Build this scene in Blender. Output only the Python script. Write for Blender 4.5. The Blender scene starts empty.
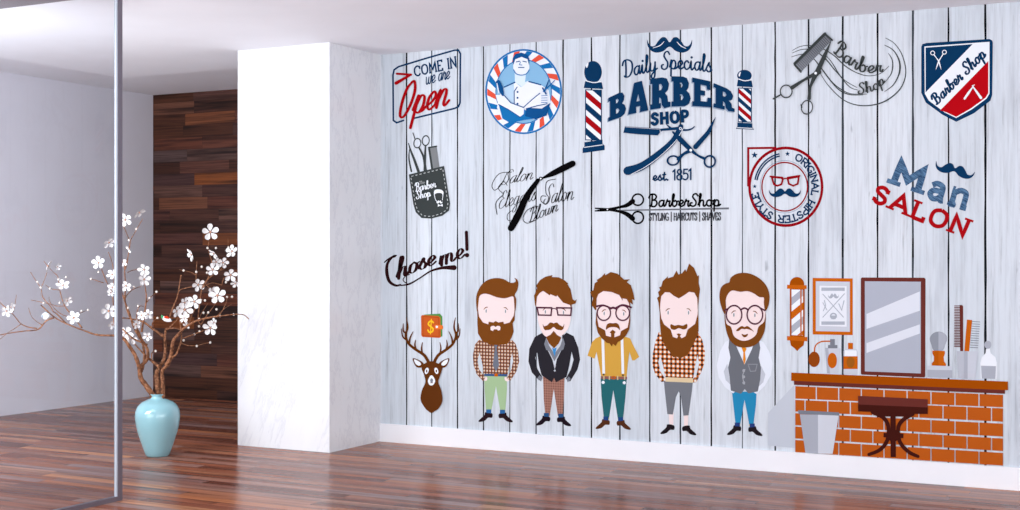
import bpy, bmesh, math, random
from mathutils import Vector, Matrix
from mathutils.geometry import tessellate_polygon
random.seed(7)
C = bpy.context.scene.collection
# ------------------------------------------------------------------ camera model
F = 1318.0; TH = math.radians(27.5); CH = 1.40; DW = 8.386; HY = 256.0
cs, sn = math.cos(TH), math.sin(TH)
CAM = Vector((0, -DW, CH))
def ray(px, py):
    u = (px-510)/F; v = (HY-py)/F
    return Vector((-sn+u*cs, cs+u*sn, v))
def wallpt(px, py, e=0.0):            # point of the mural wall (plane Y=-e)
    d = ray(px, py); t = (DW-e)/d.y
    return CAM+d*t
def at(px, py, depth):                # point at a given distance along the view axis
    return CAM+ray(px, py)*depth
# ------------------------------------------------------------------ materials
def lin(h):
    h = h.lstrip('#'); r = [int(h[i:i+2], 16)/255 for i in (0, 2, 4)]
    return tuple((c/12.92 if c <= .04045 else ((c+.055)/1.055)**2.4) for c in r)+(1,)
MATS = {}
def mat(h, rough=.95, spec=.0, metal=0, name=None):
    k = name or (h+str(rough)+str(metal))
    if k in MATS: return MATS[k]
    m = bpy.data.materials.new(k); m.use_nodes = True
    b = m.node_tree.nodes['Principled BSDF']
    b.inputs['Base Color'].default_value = lin(h); b.inputs['Roughness'].default_value = rough
    b.inputs['Specular IOR Level'].default_value = spec; b.inputs['Metallic'].default_value = metal
    MATS[k] = m; return m
class NT:
    def __init__(s, name, rough=.5, spec=.4):
        s.m = bpy.data.materials.new(name); s.m.use_nodes = True; s.t = s.m.node_tree
        s.b = s.t.nodes['Principled BSDF']; s.b.inputs['Roughness'].default_value = rough
        s.b.inputs['Specular IOR Level'].default_value = spec
        s.geo = s.t.nodes.new('ShaderNodeNewGeometry')
        s.sep = s.t.nodes.new('ShaderNodeSeparateXYZ'); s.t.links.new(s.geo.outputs['Position'], s.sep.inputs[0])
    def L(s, a, b): s.t.links.new(a, b)
    def n(s, ty, **k):
        x = s.t.nodes.new(ty)
        for a, b in k.items(): setattr(x, a, b)
        return x
    def math(s, op, a, b=None, c=None):
        x = s.n('ShaderNodeMath', operation=op)
        for i, v in enumerate((a, b, c)):
            if v is None: continue
            if isinstance(v, (int, float)): x.inputs[i].default_value = v
            else: s.L(v, x.inputs[i])
        return x.outputs[0]
    def vec(s, x, y, z=0.0):
        c = s.n('ShaderNodeCombineXYZ')
        for i, v in enumerate((x, y, z)):
            if isinstance(v, (int, float)): c.inputs[i].default_value = v
            else: s.L(v, c.inputs[i])
        return c.outputs[0]
    def noise(s, v, scale=1, detail=4, rough=.6):
        x = s.n('ShaderNodeTexNoise'); x.inputs['Scale'].default_value = scale
        x.inputs['Detail'].default_value = detail; x.inputs['Roughness'].default_value = rough
        s.L(v, x.inputs['Vector']); return x.outputs['Fac']
    def white(s, v):
        x = s.n('ShaderNodeTexWhiteNoise', noise_dimensions='3D'); s.L(v, x.inputs['Vector']); return x.outputs['Value']
    def ramp(s, f, stops, interp='LINEAR'):
        x = s.n('ShaderNodeValToRGB'); x.color_ramp.interpolation = interp
        e = x.color_ramp.elements
        while len(e) < len(stops): e.new(.5)
        for q, (p, h) in zip(e, stops):
            q.position = p; q.color = lin(h) if isinstance(h, str) else (h, h, h, 1)
        s.L(f, x.inputs[0]); return x.outputs[0]
    def mix(s, f, a, b, bt='MIX'):
        x = s.n('ShaderNodeMix', data_type='RGBA', blend_type=bt)
        for i, v in ((0, f), (6, a), (7, b)):
            if isinstance(v, str): x.inputs[i].default_value = lin(v)
            elif isinstance(v, (int, float)): x.inputs[i].default_value = v
            else: s.L(v, x.inputs[i])
        return x.outputs[2]
    def base(s, c): s.L(c, s.b.inputs['Base Color']); return s.m
def planks(name, axis, row_h, length, stops, rough, spec, seed, bump=.02, dark='#1a0a06', gmin=.55, streak=.5):
    q = NT(name, rough, spec); X, Y, Z = q.sep.outputs
    if axis == 'floor': a, b = X, Y
    else: a, b = X, Z
    r = q.math('FLOOR', q.math('DIVIDE', q.math('ADD', b, 40.03), row_h))
    off = q.white(q.vec(r, seed, 0.0))
    cx = q.math('ADD', q.math('DIVIDE', a, length), q.math('MULTIPLY', off, 7.3))
    ci = q.math('FLOOR', cx)
    rnd = q.white(q.vec(ci, r, seed+3.0))
    col = q.ramp(rnd, stops)
    # long grain streaks that differ from board to board
    g = q.noise(q.vec(q.math('MULTIPLY', a, 1.6), q.math('MULTIPLY', b, 85.0), q.math('MULTIPLY', rnd, 40.0)), 1, 5, .65)
    gr = q.ramp(g, [(.28, gmin), (.55, 1.0), (.75, 1.25)])
    col = q.mix(1.0, col, gr, 'MULTIPLY')
    g2 = q.noise(q.vec(q.math('MULTIPLY', a, .9), q.math('MULTIPLY', b, 16.0), q.math('MULTIPLY', rnd, 17.0)), 1, 3, .5)
    col = q.mix(q.math('MULTIPLY', q.ramp(g2, [(.5, 0.0), (.68, 1.0)]), streak), col, dark)
    fr = q.math('FRACT', q.math('DIVIDE', q.math('ADD', b, 40.03), row_h))
    line = q.math('LESS_THAN', fr, .03)
    fx = q.math('LESS_THAN', q.math('FRACT', cx), .004)
    ln = q.math('MULTIPLY', q.math('MAXIMUM', line, fx), .55)
    col = q.mix(ln, col, dark)
    q.base(col)
    rr = q.ramp(g, [(.3, max(rough-.03, 0)), (.7, rough+.06)]); q.L(rr, q.b.inputs['Roughness'])
    bp = q.n('ShaderNodeBump'); bp.inputs['Strength'].default_value = bump; bp.inputs['Distance'].default_value = .01
    q.L(g, bp.inputs['Height']); q.L(bp.outputs[0], q.b.inputs['Normal'])
    return q.m
M_floor = planks('floor wood', 'floor', .09, 1.05,
    [(0, '#6b3c30'), (.2, '#8a5340'), (.4, '#a3654b'), (.55, '#8b6a64'), (.72, '#b5734f'), (.88, '#8f7774'), (1, '#cf8c60')], .2, .06, 2.0, .03, '#45221a', .5, .6)
M_woodwall = planks('wall wood', 'wall', .118, .62,
    [(0, '#341c15'), (.25, '#55301f'), (.45, '#4b3230'), (.6, '#6b3620'), (.8, '#574340'), (1, '#86481f')], .42, .25, 9.0, .12, '#150906', .25, .85)
def mural_mat():
    q = NT('painted planks', .6, .2); X, Y, Z = q.sep.outputs
    i = q.math('FLOOR', q.math('DIVIDE', q.math('ADD', X, 5.236+20*PW), PW))
    rnd = q.white(q.vec(i, 3.0, 1.0))
    base = q.ramp(rnd, [(0, '#cad2da'), (.5, '#d1d8e0'), (1, '#d8dee5')])
    xx = q.math('MULTIPLY', X, 48.0); zz = q.math('MULTIPLY', Z, 2.2)
    g = q.noise(q.vec(xx, q.math('MULTIPLY', rnd, 31.0), zz), 1, 6, .7)
    col = q.mix(1.0, base, q.ramp(g, [(.27, .6), (.4, .88), (.54, 1.0), (.8, 1.04)]), 'MULTIPLY')
    g2 = q.noise(q.vec(q.math('MULTIPLY', X, 9.0), q.math('MULTIPLY', rnd, 11.0), q.math('MULTIPLY', Z, 1.4)), 1, 3, .5)
    col = q.mix(q.ramp(g2, [(.55, 0.0), (.78, .36)]), col, '#8c919c')
    g3 = q.noise(q.vec(q.math('MULTIPLY', X, 26.0), 5.0, q.math('MULTIPLY', Z, 7.0)), 1, 2, .5)
    col = q.mix(q.ramp(g3, [(.69, 0.0), (.8, .6)]), col, '#7f858f')
    return q.base(col)
PW = (5.236-1.128)/19
M_mural = mural_mat()
def marble_mat():
    q = NT('white marble', .22, .4)
    X, Y, Z = q.sep.outputs
    v = q.vec(q.math('MULTIPLY', q.math('ADD', X, q.math('MULTIPLY', Z, -.35)), 5.5), q.math('MULTIPLY', Y, 5.5), q.math('MULTIPLY', Z, 1.1))
    g = q.noise(v, 1, 7, .68)
    c = q.ramp(g, [(.3, '#dddee3'), (.42, '#e8e9ec'), (.475, '#e6e7ea'), (.5, '#dcdde2'), (.525, '#e7e8eb'), (.8, '#ebecef')])
    return q.base(c)
M_marble = marble_mat()
def plaster(name, h):
    q = NT(name, .75, .2)
    g = q.noise(q.geo.outputs['Position'], 3, 3, .5)
    return q.base(q.mix(1.0, h, q.ramp(g, [(.3, .97), (.7, 1.0)]), 'MULTIPLY'))
M_ceil = plaster('ceiling paint', '#eff0f6'); M_wall = plaster('wall paint', '#e8e7f1')
M_base = plaster('baseboard paint', '#f4f4f8')
M_gapd = mat('#14161a', .9, .05, name='dark gap'); M_gapg = mat('#3c424a', .9, .05, name='grey gap')
M_alu = mat('#77707a', .4, .4, .5, name='aluminium')
def plaid(name, p, cols, tilt=0):
    q = NT(name, .7, .1); X, Y, Z = q.sep.outputs
    a = q.math('GREATER_THAN', q.math('FRACT', q.math('ADD', q.math('DIVIDE', X, p), 100.0)), .5)
    b = q.math('GREATER_THAN', q.math('FRACT', q.math('ADD', q.math('DIVIDE', q.math('ADD', Z, q.math('MULTIPLY', X, tilt)), p), 100.0)), .5)
    s = q.math('DIVIDE', q.math('ADD', a, b), 2.0)
    return q.base(q.ramp(s, [(0, cols[0]), (.3, cols[1]), (.8, cols[2])], 'CONSTANT'))
M_pl1 = plaid('brown plaid', .0245, ['#d8c9ba', '#95592e', '#543a3c'])
M_pl4 = plaid('orange black plaid', .031, ['#e9e5da', '#bd6420', '#2c1512'])
M_pl2 = plaid('brown tweed', .018, ['#a4786a', '#9a6c5e', '#84584c'])
def scratch(name, a, b):
    q = NT(name, .6, .2); X, Y, Z = q.sep.outputs
    w = q.noise(q.vec(q.math('MULTIPLY', q.math('ADD', X, q.math('MULTIPLY', Z, 1.5)), 60.0), 2.0, q.math('MULTIPLY', q.math('SUBTRACT', Z, X), 12.0)), 1, 4, .7)
    return q.base(q.ramp(w, [(.42, a), (.58, b)]))
M_scr = scratch('hatched blue', '#173c60', '#54789a')
def glass_mat():
    m = bpy.data.materials.new('clear glass'); m.use_nodes = True; t = m.node_tree; t.nodes.clear()
    o = t.nodes.new('ShaderNodeOutputMaterial'); mx = t.nodes.new('ShaderNodeMixShader')
    tr = t.nodes.new('ShaderNodeBsdfTransparent'); tr.inputs[0].default_value = (.93, .94, .96, 1)
    gl = t.nodes.new('ShaderNodeBsdfGlossy'); gl.inputs['Roughness'].default_value = 0.02
    fr = t.nodes.new('ShaderNodeFresnel'); fr.inputs[0].default_value = 1.4
    t.links.new(fr.outputs[0], mx.inputs[0]); t.links.new(tr.outputs[0], mx.inputs[1]); t.links.new(gl.outputs[0], mx.inputs[2])
    t.links.new(mx.outputs[0], o.inputs[0]); return m
M_glass = glass_mat()
# ------------------------------------------------------------------ object helpers
def setp(o, label=None, cat=None, group=None, kind=None):
    if label: o['label'] = label
    if cat: o['category'] = cat
    if group: o['group'] = group
    if kind: o['kind'] = kind
    return o
def thing(name, label, cat, loc, group=None):
    o = bpy.data.objects.new(name, None); C.objects.link(o); o.location = loc; o.empty_display_size = .05
    return setp(o, label, cat, group)
def mesh(name, vs, fs, mats, parent=None, mi=None, smooth=False):
    me = bpy.data.meshes.new(name); off = parent_loc(parent)
    me.from_pydata([Vector(v)-off for v in vs], [], fs)
    for m in (mats if isinstance(mats, (list, tuple)) else [mats]): me.materials.append(m)
    if mi:
        for p, i in zip(me.polygons, mi): p.material_index = i
    if smooth:
        for p in me.polygons: p.use_smooth = True
    me.update()
    o = bpy.data.objects.new(name, me); C.objects.link(o)
    if parent: o.parent = parent
    return o
def parent_loc(p):
    v = Vector((0, 0, 0))
    while p is not None: v = v+p.location; p = p.parent
    return v
class MB:
    def __init__(s): s.v = []; s.f = []
    def box(s, x0, x1, y0, y1, z0, z1):
        n = len(s.v); s.v += [(x, y, z) for x in (x0, x1) for y in (y0, y1) for z in (z0, z1)]
        s.f += [tuple(n+i for i in q) for q in ((0, 1, 3, 2), (4, 6, 7, 5), (0, 4, 5, 1), (2, 3, 7, 6), (0, 2, 6, 4), (1, 5, 7, 3))]
        return s
    def tube(s, pts, rad, seg=6):
        n0 = len(s.v); N = len(pts)
        for i, p in enumerate(pts):
            d = (pts[min(i+1, N-1)]-pts[max(i-1, 0)]).normalized()
            a = d.cross(Vector((0, 1, .1))).normalized(); b = d.cross(a)
            for k in range(seg):
                w = 2*math.pi*k/seg; s.v.append(p+(a*math.cos(w)+b*math.sin(w))*rad[i])
        for i in range(N-1):
            for k in range(seg):
                s.f.append((n0+i*seg+k, n0+i*seg+(k+1) % seg, n0+(i+1)*seg+(k+1) % seg, n0+(i+1)*seg+k))
        s.f.append(tuple(n0+k for k in range(seg))[::-1]); s.f.append(tuple(n0+(N-1)*seg+k for k in range(seg)))
        return s
    def ball(s, c, r, sx=1, sy=1, sz=1, seg=8, rings=6):
        n0 = len(s.v)
        for i in range(rings+1):
            ph = math.pi*i/rings
            for k in range(seg):
                a = 2*math.pi*k/seg
                s.v.append(Vector(c)+Vector((math.sin(ph)*math.cos(a)*r*sx, math.sin(ph)*math.sin(a)*r*sy, math.cos(ph)*r*sz)))
        for i in range(rings):
            for k in range(seg):
                s.f.append((n0+i*seg+k, n0+(i+1)*seg+k, n0+(i+1)*seg+(k+1) % seg, n0+i*seg+(k+1) % seg))
        return s
    def build(s, name, m, parent=None, smooth=False): return mesh(name, s.v, s.f, m, parent, smooth=smooth)
def struct(name, mb, m, label=None): return setp(mb.build(name, m), label, None, None, 'structure')
def cat(pts, n=6, closed=False):       # Catmull-Rom through the points
    P = [tuple(p) for p in pts]; N = len(P); out = []
    if N < 3: return P
    rng = N if closed else N-1
    for i in range(rng):
        if closed: p0, p1, p2, p3 = P[i-1], P[i], P[(i+1) % N], P[(i+2) % N]
        else: p0, p1, p2, p3 = P[max(i-1, 0)], P[i], P[i+1], P[min(i+2, N-1)]
        for k in range(n):
            t = k/n; t2 = t*t; t3 = t2*t
            out.append(tuple(.5*(2*b+(c-a)*t+(2*a-5*b+4*c-d)*t2+(3*b-a-3*c+d)*t3) for a, b, c, d in zip(p0, p1, p2, p3)))
    if not closed: out.append(P[-1])
    return out
# ------------------------------------------------------------------ lettering: stroke skeletons (baseline 0, cap height 1)
L_, K_ = 'l', 'c'
CAPS = {
'A': (.78, [(L_, (0, 0), (.39, 1), (.78, 0)), (L_, (.15, .34), (.63, .34))]),
'B': (.6, [(L_, (.05, 0), (.05, 1)), (K_, (.05, 1), (.3, 1), (.5, .9), (.5, .64), (.3, .53), (.05, .53)), (K_, (.05, .53), (.35, .53), (.58, .4), (.58, .13), (.35, 0), (.05, 0))]),
'C': (.72, [(K_, (.7, .8), (.55, .97), (.35, 1), (.1, .82), (.03, .5), (.1, .18), (.35, 0), (.55, .03), (.7, .2)), (L_, (.7, .66), (.7, .98))]),
'E': (.56, [(L_, (.05, 0), (.05, 1)), (L_, (.05, 1), (.54, 1), (.54, .8)), (L_, (.05, .52), (.38, .52)), (L_, (.05, 0), (.56, 0), (.56, .22))]),
'G': (.72, [(K_, (.68, .85), (.5, 1), (.3, .98), (.08, .8), (.03, .5), (.08, .2), (.3, .01), (.55, .05), (.68, .2)), (L_, (.68, .05), (.68, .45), (.42, .45))]),
'H': (.66, [(L_, (.05, 0), (.05, 1)), (L_, (.61, 0), (.61, 1)), (L_, (.05, .5), (.61, .5))]),
'I': (.12, [(L_, (.06, 0), (.06, 1))]),
'L': (.54, [(L_, (.05, 0), (.05, 1)), (L_, (.05, 0), (.54, 0), (.54, .25))]),
'M': (.86, [(L_, (.05, 0), (.08, 1), (.43, .3), (.78, 1), (.81, 0))]),
'N': (.7, [(L_, (.05, 0), (.05, 1), (.65, 0), (.65, 1))]),
'O': (.74, [(K_, (.37, 1), (.1, .85), (.02, .5), (.1, .15), (.37, 0), (.64, .15), (.72, .5), (.64, .85), (.37, 1))]),
'P': (.58, [(L_, (.05, 0), (.05, 1)), (K_, (.05, 1), (.35, 1), (.56, .88), (.56, .6), (.35, .45), (.05, .45))]),
'R': (.62, [(L_, (.05, 0), (.05, 1)), (K_, (.05, 1), (.35, 1), (.54, .88), (.54, .63), (.35, .5), (.05, .5)), (L_, (.32, .5), (.62, 0))]),
'S': (.56, [(K_, (.52, .82), (.4, .97), (.22, 1), (.06, .86), (.08, .66), (.28, .53), (.48, .4), (.52, .2), (.38, .02), (.18, .01), (.04, .16)), (L_, (.52, .72), (.52, .98)), (L_, (.04, .02), (.04, .28))]),
'T': (.62, [(L_, (.31, 0), (.31, 1)), (L_, (0, .8), (0, 1), (.62, 1), (.62, .8))]),
'U': (.62, [(K_, (.05, 1), (.05, .35), (.12, .08), (.31, 0), (.5, .08), (.57, .35), (.57, 1))]),
'V': (.7, [(L_, (0, 1), (.35, 0), (.7, 1))]),
'Y': (.68, [(L_, (0, 1), (.34, .48), (.68, 1)), (L_, (.34, 0), (.34, .48))]),
'|': (.1, [(L_, (.05, -.15), (.05, 1.15))]),
'1': (.3, [(L_, (.0, .82), (.18, 1), (.18, 0))]),
'8': (.5, [(K_, (.25, .54), (.08, .7), (.1, .92), (.25, 1), (.4, .92), (.42, .7), (.25, .54), (.04, .38), (.05, .1), (.25, 0), (.45, .1), (.46, .38), (.25, .54))]),
'5': (.48, [(L_, (.42, 1), (.1, 1), (.07, .56)), (K_, (.07, .56), (.25, .62), (.44, .5), (.45, .18), (.25, 0), (.03, .08))]),
'.': (.12, [('d', (.06, .03))]),
'a': (.5, [(K_, (.06, .46), (.2, .56), (.38, .5), (.4, .3), (.4, .03), (.5, .03)), (K_, (.4, .32), (.15, .3), (.05, .16), (.15, .02), (.3, .05), (.4, .18))]),
'n': (.56, [(L_, (.08, 0), (.08, .55)), (K_, (.08, .42), (.25, .56), (.42, .52), (.45, .35), (.45, 0)), (L_, (.36, 0), (.56, 0)), (L_, (0, 0), (.2, 0)), (L_, (0, .55), (.08, .55))]),
' ': (.3, []),
}
SCR = {
'a': (.52, [(K_, (.42, .42), (.3, .5), (.12, .42), (.05, .2), (.15, .02), (.3, .08), (.42, .42)), (K_, (.43, .5), (.4, .2), (.44, .03), (.54, .12))]),
'b': (.48, [(K_, (-.04, .1), (.12, .55), (.2, .92), (.12, 1), (.07, .7), (.08, .15), (.2, 0), (.36, .12), (.38, .35), (.28, .48), (.18, .4)), (K_, (.28, .47), (.4, .4), (.5, .44))]),
'c': (.4, [(K_, (.34, .4), (.22, .5), (.06, .35), (.06, .12), (.2, 0), (.4, .12))]),
'd': (.52, [(K_, (.42, .42), (.3, .5), (.12, .42), (.05, .2), (.15, .02), (.3, .08), (.42, .42)), (K_, (.48, 1), (.42, .5), (.4, .15), (.46, .02), (.54, .12))]),
'e': (.4, [(K_, (0, .12), (.2, .2), (.34, .36), (.22, .5), (.06, .35), (.06, .12), (.2, 0), (.42, .12))]),
'g': (.52, [(K_, (.42, .42), (.3, .5), (.12, .42), (.05, .2), (.15, .02), (.3, .08), (.42, .42)), (K_, (.43, .5), (.4, 0), (.34, -.35), (.16, -.4), (.12, -.22), (.35, 0), (.54, .12))]),
'h': (.54, [(K_, (-.02, .12), (.14, .6), (.2, .93), (.12, 1), (.08, .7), (.07, 0)), (K_, (.07, .2), (.2, .45), (.34, .46), (.37, .32), (.36, .08), (.44, 0), (.56, .12))]),
'i': (.26, [(K_, (-.02, .12), (.08, .48), (.08, .12), (.15, 0), (.27, .12)), ('d', (.12, .72))]),
'l': (.28, [(K_, (-.02, .12), (.14, .55), (.2, .9), (.12, 1), (.08, .7), (.08, .12), (.16, 0), (.3, .12))]),
'm': (.8, [(K_, (-.02, .12), (.06, .46), (.08, .4), (.06, 0)), (K_, (.06, .2), (.18, .46), (.3, .46), (.33, .32), (.31, 0)), (K_, (.31, .2), (.43, .46), (.56, .46), (.6, .32), (.58, .08), (.66, 0), (.82, .12))]),
'n': (.54, [(K_, (-.02, .12), (.06, .46), (.08, .4), (.06, 0)), (K_, (.06, .2), (.2, .46), (.33, .46), (.36, .32), (.34, .08), (.42, 0), (.56, .12))]),
'o': (.48, [(K_, (.22, .5), (.06, .38), (.04, .12), (.2, 0), (.36, .12), (.37, .38), (.22, .5)), (K_, (.24, .49), (.36, .4), (.5, .44))]),
'p': (.5, [(K_, (-.02, .12), (.08, .5)), (L_, (.09, .5), (.05, -.4)), (K_, (.08, .25), (.2, .48), (.36, .42), (.38, .16), (.25, 0), (.08, .06)), (K_, (.25, 0), (.4, .02), (.52, .12))]),
'r': (.38, [(K_, (-.02, .12), (.1, .52), (.14, .42), (.3, .44), (.26, .28), (.25, .06), (.32, 0), (.4, .12))]),
's': (.38, [(K_, (-.02, .12), (.18, .52), (.2, .38), (.32, .2), (.27, .03), (.14, 0), (.05, .08)), (K_, (.27, .03), (.4, .12))]),
't': (.3, [(K_, (-.02, .12), (.12, .5), (.15, .85), (.1, .4), (.11, .05), (.2, 0), (.32, .12)), (L_, (-.02, .56), (.26, .58))]),
'u': (.52, [(K_, (-.02, .12), (.07, .48), (.06, .12), (.15, 0), (.28, .08), (.37, .3)), (K_, (.39, .5), (.36, .12), (.42, 0), (.54, .12))]),
'v': (.42, [(K_, (.02, .46), (.1, .1), (.16, 0), (.3, .2), (.34, .48), (.44, .44))]),
'w': (.66, [(K_, (.02, .48), (.05, .12), (.14, 0), (.26, .1), (.32, .45)), (K_, (.32, .45), (.32, .1), (.42, 0), (.54, .12), (.56, .48), (.68, .44))]),
'y': (.52, [(K_, (-.02, .12), (.07, .48), (.06, .14), (.16, .02), (.3, .1), (.38, .3)), (K_, (.4, .5), (.38, 0), (.32, -.35), (.16, -.4), (.12, -.22), (.35, 0), (.54, .12))]),
'S': (.56, [(K_, (.56, .84), (.44, 1), (.26, .96), (.18, .76), (.3, .56), (.42, .36), (.38, .1), (.2, 0), (.02, .08), (.0, .24), (.12, .28))]),
'B': (.6, [(K_, (.2, .95), (.18, .5), (.12, .05), (.0, .08)), (K_, (-.05, .72), (.08, .98), (.36, 1), (.5, .82), (.4, .6), (.2, .53)), (K_, (.2, .53), (.46, .5), (.54, .25), (.4, .03), (.2, .02), (.12, .12))]),
'D': (.68, [(K_, (.18, .95), (.18, .5), (.14, .04)), (K_, (-.06, .75), (.06, .98), (.34, 1), (.6, .8), (.62, .4), (.42, .06), (.14, .02), (.04, .1))]),
'C': (.56, [(K_, (.5, .72), (.5, .95), (.34, 1), (.12, .8), (.03, .4), (.12, .06), (.32, 0), (.56, .14))]),
'E': (.54, [(K_, (.5, .84), (.38, 1), (.2, .92), (.18, .66), (.34, .56), (.12, .46), (.02, .2), (.16, .0), (.38, .03), (.54, .16))]),
'O': (.7, [(K_, (.4, 1), (.16, .85), (.05, .45), (.16, .05), (.38, .0), (.6, .3), (.64, .7), (.46, .98), (.3, .86), (.36, .66), (.6, .62))]),
'!': (.2, [(L_, (.14, 1.25), (.1, .35)), ('d', (.08, .05))]),
}
for k in '1 8 5 . |'.split(): SCR[k] = CAPS[k]
SCR[' '] = (.28, [])
def layout(txt, font, sp=.12):
    x = 0; out = []
    for ch in txt:
        adv, st = font[ch]
        out.append((x, st)); x += adv+sp
    return out, x-sp
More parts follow.
